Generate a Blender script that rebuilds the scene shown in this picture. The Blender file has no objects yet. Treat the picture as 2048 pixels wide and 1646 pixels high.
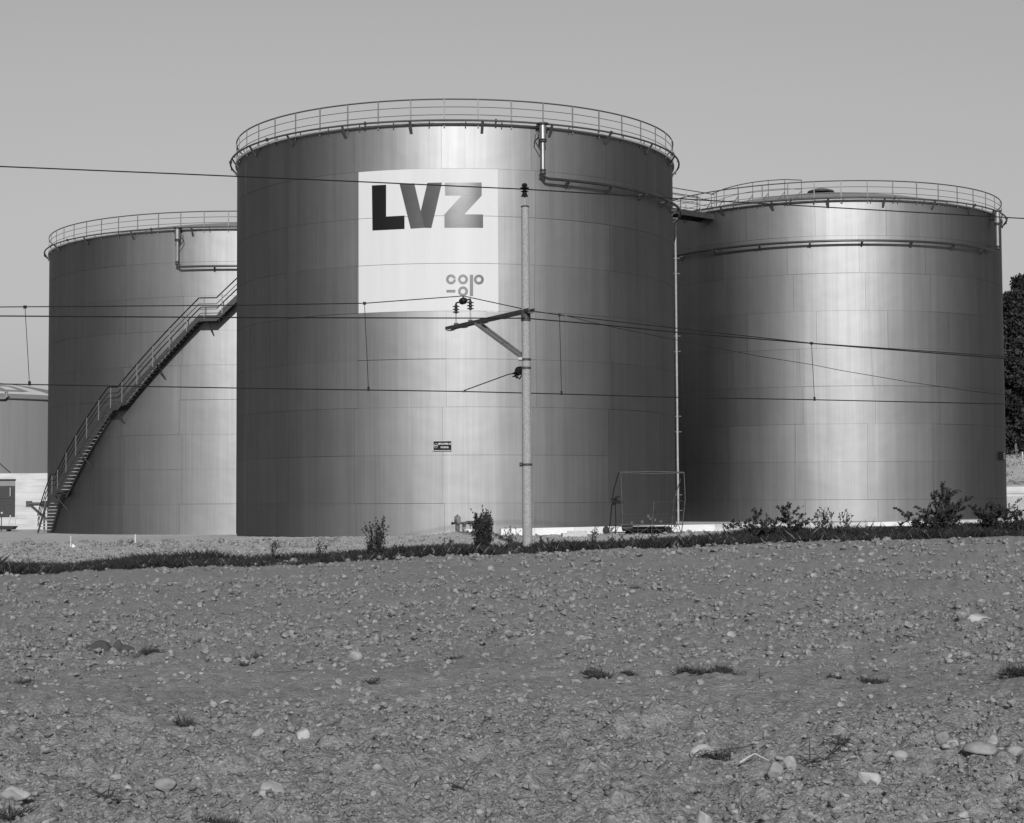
import bpy, math, random
import numpy as np
from mathutils import Vector, Matrix

# ------------------------------------------------------------------ camera, sky, sun
W, H, F = 2048.0, 1646.0, 3379.8          # photograph size and focal length in its pixels
PITCH, ROLL = math.radians(2.9232), math.radians(-0.3026)
CZ = 1.6                                  # eye height
SUN_EL, SUN_AZ = math.radians(26), math.radians(176.2)   # azimuth clockwise from +Y

sc = bpy.context.scene
col = sc.collection
cam = bpy.data.cameras.new('camera'); cam.sensor_width = 36.0; cam.lens = 36.0*F/W
cam.clip_start = 0.1; cam.clip_end = 6000
cam_o = bpy.data.objects.new('camera', cam); col.objects.link(cam_o)
_cp, _sp, _cr, _sr = math.cos(PITCH), math.sin(PITCH), math.cos(ROLL), math.sin(ROLL)
FWD = Vector((0, _cp, _sp)); UP0 = Vector((0, -_sp, _cp)); RT0 = Vector((1, 0, 0))
RT = RT0*_cr + UP0*_sr; UPV = -RT0*_sr + UP0*_cr
cam_o.matrix_world = Matrix(((RT.x, UPV.x, -FWD.x, 0), (RT.y, UPV.y, -FWD.y, 0), (RT.z, UPV.z, -FWD.z, CZ), (0, 0, 0, 1)))
sc.camera = cam_o

world = bpy.data.worlds.new('World'); sc.world = world; world.use_nodes = True
wn = world.node_tree
sky = wn.nodes.new('ShaderNodeTexSky'); sky.sky_type = 'NISHITA'; sky.sun_disc = False
sky.sun_elevation = SUN_EL; sky.sun_rotation = SUN_AZ
sky.air_density = 2.0; sky.dust_density = 0.3; sky.ozone_density = 1.0
sep = wn.nodes.new('ShaderNodeSeparateColor'); wn.links.new(sky.outputs[0], sep.inputs[0])
def _wmul(sock, k):
    m = wn.nodes.new('ShaderNodeMath'); m.operation = 'MULTIPLY'; wn.links.new(sock, m.inputs[0]); m.inputs[1].default_value = k
    return m.outputs[0]
def _wadd(a, b):
    m = wn.nodes.new('ShaderNodeMath'); m.operation = 'ADD'; wn.links.new(a, m.inputs[0]); wn.links.new(b, m.inputs[1])
    return m.outputs[0]
# black-and-white film: blue-sensitive emulsion
grey = _wadd(_wadd(_wmul(sep.outputs[0], 0.05), _wmul(sep.outputs[1], 0.40)), _wmul(sep.outputs[2], 0.55))
bg = wn.nodes['Background']; wn.links.new(grey, bg.inputs[0]); bg.inputs[1].default_value = 0.072

sun = bpy.data.lights.new('sun', 'SUN'); sun.energy = 5.0; sun.angle = math.radians(0.53); sun.color = (1, 1, 1)
sun_o = bpy.data.objects.new('sun', sun); col.objects.link(sun_o)
SUN_DIR = Vector((math.sin(SUN_AZ)*math.cos(SUN_EL), math.cos(SUN_AZ)*math.cos(SUN_EL), math.sin(SUN_EL)))
sun_o.rotation_euler = SUN_DIR.to_track_quat('Z', 'Y').to_euler(); sun_o.location = SUN_DIR*60

vs = sc.view_settings; vs.view_transform = 'Standard'; vs.look = 'None'; vs.gamma = 1.0; vs.use_curve_mapping = False
vs.exposure = 0.0

# ------------------------------------------------------------------ helpers
rnd = random.Random(7)
rng = np.random.default_rng(11)
pi = math.pi

def ray(x, y):
    u = (x-W/2)/F; v = -(y-H/2)/F
    return RT*u + UPV*v + FWD
def at_depth(x, y, Y):
    d = ray(x, y); t = Y/d.y
    return Vector((d.x*t, Y, CZ+d.z*t))
def at_plane(x, y, P0, t):
    """hit of the line of sight with the upright plane through P0 along direction t"""
    d = ray(x, y); n = Vector((-t[1], t[0]))
    s = (n.x*P0[0]+n.y*P0[1])/(n.x*d.x+n.y*d.y)
    return Vector((d.x*s, d.y*s, CZ+d.z*s))

def smooth(a, b, x):
    t = np.clip((x-a)/(b-a), 0, 1)
    return t*t*(3-2*t)

def _lattice(n, seed):
    return np.random.default_rng(seed).random((n, n))
_LAT = [_lattice(256, s) for s in range(8)]
def vnoise(x, y, k=0):
    x = np.asarray(x, float); y = np.asarray(y, float)
    xi = np.floor(x).astype(int); yi = np.floor(y).astype(int); fx = x-xi; fy = y-yi
    fx = fx*fx*(3-2*fx); fy = fy*fy*(3-2*fy); L = _LAT[k % 8]
    a = L[xi & 255, yi & 255]; b = L[(xi+1) & 255, yi & 255]; c = L[xi & 255, (yi+1) & 255]; d = L[(xi+1) & 255, (yi+1) & 255]
    return (a*(1-fx)+b*fx)*(1-fy)+(c*(1-fx)+d*fx)*fy - 0.5
def fbm(x, y, octs, k=0, gain=0.5):
    s = 0; a = 1.0
    for i in range(octs):
        s = s+a*vnoise(x*2**i+17.3*i, y*2**i+9.1*i, k+i); a *= gain
    return s

# --- materials
def nodes_of(m):
    m.use_nodes = True
    nt = m.node_tree
    return nt, nt.nodes['Principled BSDF']
def lin(v): return (v, v, v, 1)
def mat(name, val, rough=0.7, metal=0.0, var=0.25, scale=3.0, stretch=(1, 1, 1), bump=0.0, bscale=None, objvar=0.0, spec=0.3, rvar=0.0, coords='POS'):
    """grey procedural material: base value broken up by noise, optional bump and per-object variation"""
    m = bpy.data.materials.new(name); nt, b = nodes_of(m); N = nt.nodes; L = nt.links
    b.inputs['Roughness'].default_value = rough; b.inputs['Metallic'].default_value = metal
    b.inputs['Specular IOR Level'].default_value = spec
    if coords == 'POS':
        g = N.new('ShaderNodeNewGeometry'); src = g.outputs['Position']
    else:
        g = N.new('ShaderNodeTexCoord'); src = g.outputs['Object']
    mp = N.new('ShaderNodeMapping'); mp.inputs['Scale'].default_value = stretch; L.new(src, mp.inputs[0])
    n1 = N.new('ShaderNodeTexNoise'); n1.inputs['Scale'].default_value = scale; n1.inputs['Detail'].default_value = 6; n1.inputs['Roughness'].default_value = 0.62
    L.new(mp.outputs[0], n1.inputs['Vector'])
    mr = N.new('ShaderNodeMapRange'); mr.inputs[1].default_value = 0.28; mr.inputs[2].default_value = 0.72
    mr.inputs[3].default_value = val*(1-var); mr.inputs[4].default_value = val*(1+var); L.new(n1.outputs[0], mr.inputs[0])
    out = mr.outputs[0]
    if objvar:
        oi = N.new('ShaderNodeObjectInfo'); m2 = N.new('ShaderNodeMapRange'); m2.inputs[3].default_value = 1-objvar; m2.inputs[4].default_value = 1+objvar
        L.new(oi.outputs['Random'], m2.inputs[0]); mm = N.new('ShaderNodeMath'); mm.operation = 'MULTIPLY'
        L.new(out, mm.inputs[0]); L.new(m2.outputs[0], mm.inputs[1]); out = mm.outputs[0]
    L.new(out, b.inputs['Base Color'])
    if rvar:
        m3 = N.new('ShaderNodeMapRange'); m3.inputs[1].default_value = 0.3; m3.inputs[2].default_value = 0.7
        m3.inputs[3].default_value = rough-rvar; m3.inputs[4].default_value = rough+rvar; L.new(n1.outputs[0], m3.inputs[0]); L.new(m3.outputs[0], b.inputs['Roughness'])
    if bump:
        n2 = N.new('ShaderNodeTexNoise'); n2.inputs['Scale'].default_value = bscale or scale*4; n2.inputs['Detail'].default_value = 5
        L.new(mp.outputs[0], n2.inputs['Vector'])
        bp = N.new('ShaderNodeBump'); bp.inputs['Strength'].default_value = 1.0; bp.inputs['Distance'].default_value = bump
        L.new(n2.outputs[0], bp.inputs['Height']); L.new(bp.outputs[0], b.inputs['Normal'])
    return m

def aluminium():
    """weathered aluminium sheet: rain streaks down the sheet, slight buckling; rolled gloss plus a dull oxide gloss"""
    m = bpy.data.materials.new('aluminium_sheet'); nt, b = nodes_of(m); N = nt.nodes; L = nt.links; N.remove(b)
    g = N.new('ShaderNodeNewGeometry')
    def nz(stretch, scale, det):
        mp = N.new('ShaderNodeMapping'); mp.inputs['Scale'].default_value = stretch; L.new(g.outputs['Position'], mp.inputs[0])
        n = N.new('ShaderNodeTexNoise'); n.inputs['Scale'].default_value = scale; n.inputs['Detail'].default_value = det; n.inputs['Roughness'].default_value = 0.6
        L.new(mp.outputs[0], n.inputs['Vector']); return n.outputs[0]
    def rg(s, a, c, lo=0.3, hi=0.7):
        r = N.new('ShaderNodeMapRange'); r.inputs[1].default_value = lo; r.inputs[2].default_value = hi; r.inputs[3].default_value = a; r.inputs[4].default_value = c
        L.new(s, r.inputs[0]); return r.outputs[0]
    def mul(a, c):
        mm = N.new('ShaderNodeMath'); mm.operation = 'MULTIPLY'; L.new(a, mm.inputs[0])
        if isinstance(c, float): mm.inputs[1].default_value = c
        else: L.new(c, mm.inputs[1])
        return mm.outputs[0]
    streak = nz((1, 1, 0.03), 2.6, 6); fine = nz((1, 1, 0.015), 14, 4); blot = nz((1, 1, 1), 0.5, 4)
    oi = N.new('ShaderNodeObjectInfo')
    v = mul(mul(rg(streak, 0.91, 1.09), rg(fine, 0.94, 1.06)), mul(rg(blot, 0.95, 1.05), rg(oi.outputs['Random'], 0.975, 1.025, 0, 1)))
    c = mul(v, 0.205)
    bk = nz((1, 1, 1.2), 0.45, 2)
    bp = N.new('ShaderNodeBump'); bp.inputs['Strength'].default_value = 1; bp.inputs['Distance'].default_value = 0.016
    L.new(bk, bp.inputs['Height'])
    sh = []
    for r0 in (0.47, 0.68):
        gl = N.new('ShaderNodeBsdfMetallic'); gl.distribution = 'BECKMANN'; gl.fresnel_type = 'F82'; L.new(c, gl.inputs['Base Color']); gl.inputs['Edge Tint'].default_value = (0.38, 0.38, 0.38, 1); L.new(bp.outputs[0], gl.inputs['Normal'])
        L.new(mul(rg(oi.outputs['Random'], 0.985, 1.015, 0, 1), r0), gl.inputs['Roughness']); sh.append(gl)
    mx = N.new('ShaderNodeMixShader'); mx.inputs[0].default_value = 0.52; L.new(sh[0].outputs[0], mx.inputs[1]); L.new(sh[1].outputs[0], mx.inputs[2])
    L.new(mx.outputs[0], N['Material Output'].inputs['Surface'])
    return m

M = {}
M['alu'] = aluminium()
M['shell'] = mat('tank_shell_steel', 0.10, 0.6, 0.6, 0.2, 2)
M['galv'] = mat('galvanised_steel', 0.30, 0.5, 0.3, 0.2, 6)
M['rail'] = mat('railing_steel', 0.055, 0.55, 0.2, 0.25, 5)
M['railpost'] = mat('railing_post_steel', 0.15, 0.55, 0.2, 0.2, 5)
M['pipe'] = mat('pipe_aluminium', 0.065, 0.42, 0.8, 0.15, 3)
M['chamber'] = mat('bright_chamber_metal', 0.22, 0.42, 0.8, 0.15, 3)
M['dark'] = mat('dark_painted_steel', 0.035, 0.5, 0.0, 0.3, 5)
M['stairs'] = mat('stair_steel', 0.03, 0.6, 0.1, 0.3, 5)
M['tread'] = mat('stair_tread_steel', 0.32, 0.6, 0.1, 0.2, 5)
M['white'] = mat('white_sign_paint', 0.44, 0.6, 0.0, 0.06, 1.6, (1, 1, 0.03), spec=0.2)
M['black'] = mat('black_sign_paint', 0.006, 0.5, 0.0, 0.1, 3, spec=0.12)
M['letter_v'] = mat('grey_sign_paint', 0.055, 0.45, 0.7, 0.08, 3)
M['letter_v2'] = mat('darker_grey_sign_paint', 0.035, 0.45, 0.7, 0.08, 3)
def gloss_paint(name, val, rough):
    m = bpy.data.materials.new(name); nt, b = nodes_of(m); N = nt.nodes; L = nt.links; N.remove(b)
    g = N.new('ShaderNodeNewGeometry'); n = N.new('ShaderNodeTexNoise'); n.inputs['Scale'].default_value = 3; L.new(g.outputs['Position'], n.inputs['Vector'])
    r = N.new('ShaderNodeMapRange'); r.inputs[3].default_value = val*.9; r.inputs[4].default_value = val*1.1; L.new(n.outputs[0], r.inputs[0])
    gl = N.new('ShaderNodeBsdfAnisotropic'); gl.distribution = 'BECKMANN'; gl.inputs['Roughness'].default_value = rough; L.new(r.outputs[0], gl.inputs['Color'])
    L.new(gl.outputs[0], N['Material Output'].inputs['Surface']); return m
M['letter_z'] = gloss_paint('silver_sign_paint', 0.10, 0.30)
M['letter_c'] = gloss_paint('mid_grey_sign_paint', 0.06, 0.37)
M['conc'] = mat('board_marked_concrete', 0.38, 0.9, 0.0, 0.18, 1.4, (0.5, 1, 2.2), 0.01, 9, objvar=0.06)
M['conc2'] = mat('pale_concrete', 0.50, 0.9, 0.0, 0.12, 1.3, (1, 1, 1), 0.008, 12, objvar=0.1)
M['concpole'] = mat('spun_concrete', 0.22, 0.85, 0.0, 0.32, 24, (1, 1, 0.7), 0.004, 40)
M['oldsteel'] = mat('old_tank_paint', 0.16, 0.7, 0.0, 0.12, 1.6, (1, 1, 0.03))
M['ceramic'] = mat('brown_glazed_porcelain', 0.008, 0.3, 0.0, 0.2, 8, spec=0.2)
M['wire'] = mat('copper_wire_oxide', 0.006, 0.6, 0.0, 0.2, 5)
M['timber'] = mat('weathered_timber', 0.35, 0.85, 0.0, 0.25, 4, (1, 1, 6), 0.004)
M['wood_dark'] = mat('tarred_timber', 0.012, 0.8, 0.0, 0.3, 5)
M['leaf'] = mat('shrub_leaf', 0.022, 0.6, 0.0, 0.5, 6, spec=0.2)
M['twig'] = mat('shrub_twig', 0.035, 0.8, 0.0, 0.3, 9)
M['drytwig'] = mat('dry_stalk', 0.11, 0.8, 0.0, 0.4, 9)
M['straw'] = mat('bleached_straw', 0.38, 0.8, 0.0, 0.3, 9)
M['grass'] = mat('verge_grass', 0.020, 0.8, 0.0, 0.6, 1.5, spec=0.15)
M['bark'] = mat('tree_bark', 0.10, 0.9, 0.0, 0.4, 3, (1, 1, 0.2), 0.03)
M['treeleaf'] = mat('forest_foliage', 0.024, 0.65, 0.0, 0.6, 0.8, spec=0.15)
M['rubber'] = mat('rubber', 0.02, 0.8, 0.0, 0.3, 6)
M['rag'] = mat('old_sack_cloth', 0.045, 0.95, 0.0, 0.3, 12, bump=0.01)
M['hydrant'] = mat('hydrant_paint', 0.17, 0.5, 0.0, 0.15, 6)
M['stone'] = mat('field_stone', 0.20, 0.92, 0.0, 0.3, 12, bump=0.006, bscale=30, objvar=0.22, coords='POS')
M['stone_pale'] = mat('pale_field_stone', 0.32, 0.9, 0.0, 0.28, 9, bump=0.008, bscale=24, objvar=0.12)
M['debris_shade'] = mat('dark_debris_and_shade', 0.025, 0.95, 0.0, 0.5, 20, spec=0.1)  # dark tone for plant bits and for shade painted into soil holes
M['clod'] = mat('broken_clods', 0.145, 0.95, 0.0, 0.6, 16, bump=0.006, bscale=50, spec=0.1)
M['pebble'] = mat('loose_pebbles', 0.185, 0.92, 0.0, 0.55, 14, bump=0.004, bscale=40)
M['roofwhite'] = mat('roof_lettering_white', 0.42, 0.7, 0.0, 0.06, 2)

def soil():
    m = bpy.data.materials.new('stony_soil'); nt, b = nodes_of(m); N = nt.nodes; L = nt.links
    b.inputs['Roughness'].default_value = 0.95; b.inputs['Specular IOR Level'].default_value = 0.15
    g = N.new('ShaderNodeNewGeometry')
    def nz(scale, det=6):
        n = N.new('ShaderNodeTexNoise'); n.inputs['Scale'].default_value = scale; n.inputs['Detail'].default_value = det; n.inputs['Roughness'].default_value = 0.65
        L.new(g.outputs['Position'], n.inputs['Vector']); return n.outputs[0]
    def rg(s, a, c, lo=0.3, hi=0.7):
        r = N.new('ShaderNodeMapRange'); r.inputs[1].default_value = lo; r.inputs[2].default_value = hi; r.inputs[3].default_value = a; r.inputs[4].default_value = c
        L.new(s, r.inputs[0]); return r.outputs[0]
    def mth(op, a, c):
        mm = N.new('ShaderNodeMath'); mm.operation = op
        for i, s in enumerate((a, c)):
            if isinstance(s, (int, float)): mm.inputs[i].default_value = s
            else: L.new(s, mm.inputs[i])
        return mm.outputs[0]
    at = N.new('ShaderNodeAttribute'); at.attribute_name = 'pale'
    v = mth('MULTIPLY', mth('MULTIPLY', rg(nz(0.5), 0.9, 1.1), rg(nz(9), 0.74, 1.26)), rg(nz(55, 3), 0.72, 1.28))
    vo = N.new('ShaderNodeTexVoronoi'); vo.inputs['Scale'].default_value = 17; L.new(g.outputs['Position'], vo.inputs['Vector'])
    peb = rg(vo.outputs['Distance'], 1.25, 1.0, 0.12, 0.24)
    v = mth('MULTIPLY', v, peb)
    base = mth('ADD', mth('MULTIPLY', at.outputs['Fac'], 0.15), 0.20)
    L.new(mth('MULTIPLY', v, base), b.inputs['Base Color'])
    hgt = mth('ADD', mth('MULTIPLY', nz(26, 5), 0.05), mth('MULTIPLY', rg(vo.outputs['Distance'], 1, 0, 0.05, 0.3), 0.012))
    bp = N.new('ShaderNodeBump'); bp.inputs['Strength'].default_value = 0.9; bp.inputs['Distance'].default_value = 1.0
    L.new(hgt, bp.inputs['Height']); L.new(bp.outputs[0], b.inputs['Normal'])
    return m
M['soil'] = soil()

# --- mesh building
class MB:
    def __init__(s): s.v = []; s.f = []; s.sm = []
    def add(s, vs, fs, smooth=False):
        o = len(s.v); s.v.extend([tuple(p) for p in vs]); s.f.extend([tuple(i+o for i in f) for f in fs]); s.sm.extend([smooth]*len(fs))
        return s
    def box(s, c, d, rot=None):
        x, y, z = d[0]/2, d[1]/2, d[2]/2
        P = [Vector(p) for p in ((-x, -y, -z), (x, -y, -z), (x, y, -z), (-x, y, -z), (-x, -y, z), (x, -y, z), (x, y, z), (-x, y, z))]
        if rot is not None: P = [rot @ p for p in P]
        c = Vector(c)
        return s.add([p+c for p in P], [(0, 3, 2, 1), (4, 5, 6, 7), (0, 1, 5, 4), (1, 2, 6, 5), (2, 3, 7, 6), (3, 0, 4, 7)])
    def bar(s, a, b, w, h, up=(0, 0, 1)):
        a, b = Vector(a), Vector(b); d = (b-a); l = d.length; d = d/l; u = Vector(up)
        r = d.cross(u)
        if r.length < 1e-4: r = d.cross(Vector((1, 0, 0)))
        r.normalize(); u = r.cross(d)
        R = Matrix((r, d, u)).transposed()
        return s.box((a+b)/2, (w, l, h), R)
    def tube(s, pts, r, n=6, cap=True):
        pts = [Vector(p) for p in pts]; m = len(pts)
        rad = r if isinstance(r, (list, tuple)) else [r]*m
        vs = []; prev = None
        for i, p in enumerate(pts):
            d = (pts[min(i+1, m-1)]-pts[max(i-1, 0)])
            d = d.normalized() if d.length > 1e-9 else Vector((0, 0, 1))
            if prev is None:
                a = d.cross(Vector((0, 0, 1)))
                if a.length < 1e-3: a = d.cross(Vector((0, 1, 0)))
            else:
                a = prev-d*prev.dot(d)
                if a.length < 1e-5: a = d.cross(Vector((0, 0.3, 1)))
            a.normalize(); prev = a; b = d.cross(a)
            for k in range(n):
                t = 2*pi*k/n; vs.append(p+a*(math.cos(t)*rad[i])+b*(math.sin(t)*rad[i]))
        fs = [(i*n+k, i*n+(k+1) % n, (i+1)*n+(k+1) % n, (i+1)*n+k) for i in range(m-1) for k in range(n)]
        s.add(vs, fs, n > 5)
        if cap: s.add(vs[:n], [tuple(range(n))[::-1]]); s.add(vs[-n:], [tuple(range(n))])
        return s
    def lathe(s, prof, c=(0, 0, 0), n=16, axis=None):
        """profile of (radius, height) turned about an axis through c"""
        c = Vector(c); q = Vector((0, 0, 1)).rotation_difference(Vector(axis)).to_matrix() if axis is not None else Matrix.Identity(3)
        vs = []
        for r, z in prof:
            for k in range(n):
                t = 2*pi*k/n; vs.append(c+q @ Vector((r*math.cos(t), r*math.sin(t), z)))
        m = len(prof)
        fs = [(i*n+k, i*n+(k+1) % n, (i+1)*n+(k+1) % n, (i+1)*n+k) for i in range(m-1) for k in range(n)]
        s.add(vs, fs, False)
        s.add(vs[:n], [tuple(range(n))[::-1]]); s.add(vs[-n:], [tuple(range(n))])
        return s
    def mesh(s, name, m):
        me = bpy.data.meshes.new(name); me.from_pydata(s.v, [], s.f); me.update()
        me.polygons.foreach_set('use_smooth', s.sm)
        if m is not None: me.materials.append(m)
        return me
    def build(s, name, m, parent=None, loc=(0, 0, 0)):
        return link(name, s.mesh(name, m), parent, loc)
def link(name, me, parent=None, loc=(0, 0, 0), rot=(0, 0, 0), scale=None):
    o = bpy.data.objects.new(name, me); col.objects.link(o); o.location = loc; o.rotation_euler = rot
    if scale is not None: o.scale = scale
    if parent is not None: o.parent = parent
    return o
def thing(name, label, cat, loc=(0, 0, 0), rot=(0, 0, 0), group=None):
    o = link(name, None, None, loc, rot); o.empty_display_size = 0.3
    return tag(o, label, cat, group)
def tag(o, label, cat, group=None):
    o['label'] = label; o['category'] = cat
    if group: o['group'] = group
    return o
def kind(o, k): o['kind'] = k; return o
def np_mesh(name, V, Fq, m, smooth=True):
    """mesh from numpy arrays, all faces with the same number of corners"""
    me = bpy.data.meshes.new(name); n = Fq.shape[1]
    me.vertices.add(len(V)); me.vertices.foreach_set('co', np.ascontiguousarray(V, np.float32).ravel())
    me.loops.add(Fq.size); me.loops.foreach_set('vertex_index', np.ascontiguousarray(Fq, np.int32).ravel())
    me.polygons.add(len(Fq)); me.polygons.foreach_set('loop_start', np.arange(0, Fq.size, n, dtype=np.int32))
    me.polygons.foreach_set('use_smooth', np.full(len(Fq), smooth))
    me.update(); me.validate()
    if m is not None: me.materials.append(m)
    return me

# ------------------------------------------------------------------ terrain
TD = Vector((0.957, 0.290)).normalized()        # direction of the railway line
def verge_y(x): return 47.9+0.3035*(x-0.45)
_vp = [(-200, 1158), (0, 1150), (240, 1140), (520, 1133), (760, 1122), (1000, 1110), (1130, 1103), (1350, 1096), (1540, 1087), (1780, 1080), (2048, 1073), (2300, 1066)]
_vx, _vz = [], []
for _x, _y in _vp:
    p = at_plane(_x, _y, (0.45, 47.9), TD); _vx.append(p.x); _vz.append(p.z)
def verge_z(x): return np.interp(x, _vx, _vz)
MOUND = at_depth(925, 1064, 65.5)
def ground_z(x, y):
    x = np.asarray(x, float); y = np.asarray(y, float)
    vy = verge_y(x); vz = verge_z(np.clip(x, -22, 26))
    zf = vz*np.clip(y/np.maximum(vy, 20), 0, 1.0)
    zb = np.interp(x, [-40, -24, -16, -11, -4, 5, 20, 40], [-.42, -.38, -.22, -.05, .05, .20, .30, .40])
    zb = zb+(np.minimum(zb, -.42)-zb)*smooth(82, 95, y)*(1-smooth(-6, 2, x))
    bank = vz+0.10
    t = smooth(0, 1, (y-vy-1.8)/(63-vy-1.8))
    zy = bank+(zb-bank)*t
    z = np.where(y < vy, zf, zf+(zy-zf)*smooth(0, 1.8, y-vy))
    z = z+0.22*np.exp(-((x-MOUND.x)/1.6)**2-((y-MOUND.y)/1.5)**2)
    # the hillside behind the tanks on the right
    hx = smooth(20, 34, x)
    z = z+hx*(smooth(112, 116, y)*1.9+smooth(116, 152, y)*2.9+smooth(150, 700, y)*40)
    return z
def gz(x, y): return float(ground_z(x, y))
def on_ground(px, py):
    """where the line of sight through a photo pixel meets the ground"""
    d = ray(px, py); lo, hi = 3.0, 130.0; t = lo
    while t < hi:
        if CZ+d.z*t < gz(d.x*t, d.y*t): break
        t += 0.25
    if t >= 74: t = 66.0; return Vector((d.x*t, d.y*t, gz(d.x*t, d.y*t)))
    a, b = t-0.25, t
    for _ in range(20):
        m = (a+b)/2
        if CZ+d.z*m < gz(d.x*m, d.y*m): b = m
        else: a = m
    return Vector((d.x*b, d.y*b, gz(d.x*b, d.y*b)))

def relief(x, y):
    """clods and rake bands of the worked field, metres"""
    d = np.hypot(x, y)
    band = 0.5+0.9*np.clip(vnoise(y*0.35+x*0.03, x*0.05, 5)+0.25, 0, 1)
    r = 0.07*fbm(x*0.9, y*0.9, 3, 1)+band*(0.11*np.maximum(fbm(x*4, y*4, 3, 2), -0.2)+0.11*np.maximum(fbm(x*11, y*11, 3, 3), -0.08))
    f = smooth(0, 3, y)*(1-smooth(0, 1.5, y-verge_y(x))*0.5)
    return r*f*(1-smooth(70, 95, y))*(1-smooth(29, 34.5, np.degrees(np.arctan2(np.abs(x), np.maximum(y, .1)))))

def make_ground():
    # fan of rows and columns: fine near the camera, coarse far away; one sheet out to the horizon
    dist = [3.0]
    while dist[-1] < 95: dist.append(dist[-1]*1.0+max(0.028, dist[-1]**2*0.00048))
    dist = np.array(dist)
    ang = np.radians(np.concatenate([np.linspace(-35, -18.4, 90)[:-1], np.linspace(-18.4, 18.4, 640), np.linspace(18.4, 35, 90)[1:]]))
    A, D = np.meshgrid(ang, dist)
    X = D*np.tan(A); Y = D*1.0
    jx = rng.normal(0, 0.2, X.shape); X = X+jx*D*0.001
    Z = ground_z(X, Y)+relief(X, Y)
    nr, nc = X.shape
    V = [np.stack([X, Y, Z], -1).reshape(-1, 3)]
    idx = np.arange(nr*nc).reshape(nr, nc)
    Fq = [np.stack([idx[:-1, :-1], idx[:-1, 1:], idx[1:, 1:], idx[1:, :-1]], -1).reshape(-1, 4)]
    o = nr*nc
    def patch(xs, ys, drop=0.0):
        nonlocal o
        xx, yy = np.meshgrid(xs, ys); zz = ground_z(xx, yy)-drop
        V.append(np.stack([xx, yy, zz], -1).reshape(-1, 3)); i = np.arange(xx.size).reshape(xx.shape)+o
        Fq.append(np.stack([i[:-1, :-1], i[:-1, 1:], i[1:, 1:], i[1:, :-1]], -1).reshape(-1, 4)); o += xx.size
    e = dist[-1]
    def fan(dd, aa, drop):
        nonlocal o
        aa2, d2 = np.meshgrid(aa, dd); x = d2*np.tan(aa2); y = d2; z = ground_z(x, y)-drop
        V.append(np.stack([x, y, z], -1).reshape(-1, 3)); i = np.arange(x.size).reshape(x.shape)+o
        Fq.append(np.stack([i[:-1, :-1], i[:-1, 1:], i[1:, 1:], i[1:, :-1]], -1).reshape(-1, 4)); o += x.size
    fan(np.concatenate([np.linspace(e, 170, 60), np.geomspace(175, 3000, 25)]), np.radians(np.linspace(-35, 35, 180)), 0)
    for s in (-1, 1):
        fan(np.concatenate([np.linspace(3, 170, 60), np.geomspace(175, 3000, 20)]), s*np.radians(np.linspace(35, 80, 40))[::s], 0)
    # behind the camera and close to it
    xs = np.concatenate([-np.geomspace(17.1, 3000, 18)[::-1], np.linspace(-16, 16, 24), np.geomspace(17.1, 3000, 18)])
    patch(xs, np.concatenate([-np.geomspace(4, 3000, 20)[::-1], np.linspace(-3, 3.0, 8)]), 0.0)
    V = np.concatenate(V); Fq = np.concatenate(Fq)
    me = np_mesh('field', V, Fq, M['soil'])
    pale = smooth(0.5, 6, V[:, 1]-verge_y(V[:, 0]))
    a = me.attributes.new('pale', 'FLOAT', 'POINT'); a.data.foreach_set('value', pale.astype(np.float32))
    return kind(link('field', me), 'structure')
field = make_ground()

# ------------------------------------------------------------------ storage tanks
COURSE = 2.0
TANKS = {'centre': (-2.6428, 80.474, 10.362, 1.385), 'right': (18.3517, 99.2914, 10.2242, 1.413), 'left': (-16.4475, 110.5844, 13.4601, 1.338)}
def on_cyl(tk, x, y, extra=0.0):
    """angle (0 = facing the camera side, positive to the right) and height where a line of sight meets a tank"""
    cx, cy, R, z0 = TANKS[tk]; R += extra; d = ray(x, y)
    a = d.x**2+d.y**2; b = -(d.x*cx+d.y*cy); c = cx*cx+cy*cy-R*R; disc = max(b*b-a*c, 0)
    t = (-b-math.sqrt(disc))/a
    return math.atan2(d.x*t-cx, -(d.y*t-cy)), CZ+d.z*t
def cyl(R, phi, z): return Vector((R*math.sin(phi), -R*math.cos(phi), z))

def arc_tube(mb, R, z, p0, p1, r, n=6, step=3.0):
    k = max(2, int(abs(math.degrees(p1-p0))/step)+1)
    mb.tube([cyl(R, p0+(p1-p0)*i/(k-1), z) for i in range(k)], r, n, abs(p1-p0) < 6.2)
    return mb
def ring_section(mb, prof, n=96, p0=0.0, p1=2*pi):
    full = abs(p1-p0-2*pi) < 1e-6; k = n if full else n+1; m = len(prof); vs = []
    for i in range(k):
        ph = p0+(p1-p0)*i/n
        vs += [cyl(r, ph, z) for r, z in prof]
    fs = []
    for i in range(n):
        j = (i+1) % k
        fs += [(i*m+q, j*m+q, j*m+(q+1) % m, i*m+(q+1) % m) for q in range(m)]
    return mb.add(vs, fs, False)

def panel_mesh(R, dphi, h, gap, segs=18, th=0.008):
    mb = MB(); a = dphi/2-gap/R/2; z0, z1 = gap/2, h-gap/2
    ph = [-a+2*a*i/segs for i in range(segs+1)]
    out = [cyl(R, p, z) for z in (z0, z1) for p in ph]; k = segs+1
    mb.add(out, [(i, i+1, k+i+1, k+i) for i in range(segs)], True)
    inn = [cyl(R-th, p, z) for z in (z0, z1) for p in ph]
    mb.add(out+inn, [(i+1, i, 2*k+i, 2*k+i+1) for i in range(segs)]+[(k+i, k+i+1, 3*k+i+1, 3*k+i) for i in range(segs)]
           + [(0, k, 3*k, 2*k), (k-1, 2*k+k-1, 3*k+k-1, 2*k-1)])
    return mb.mesh('panel', M['alu'])

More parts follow.
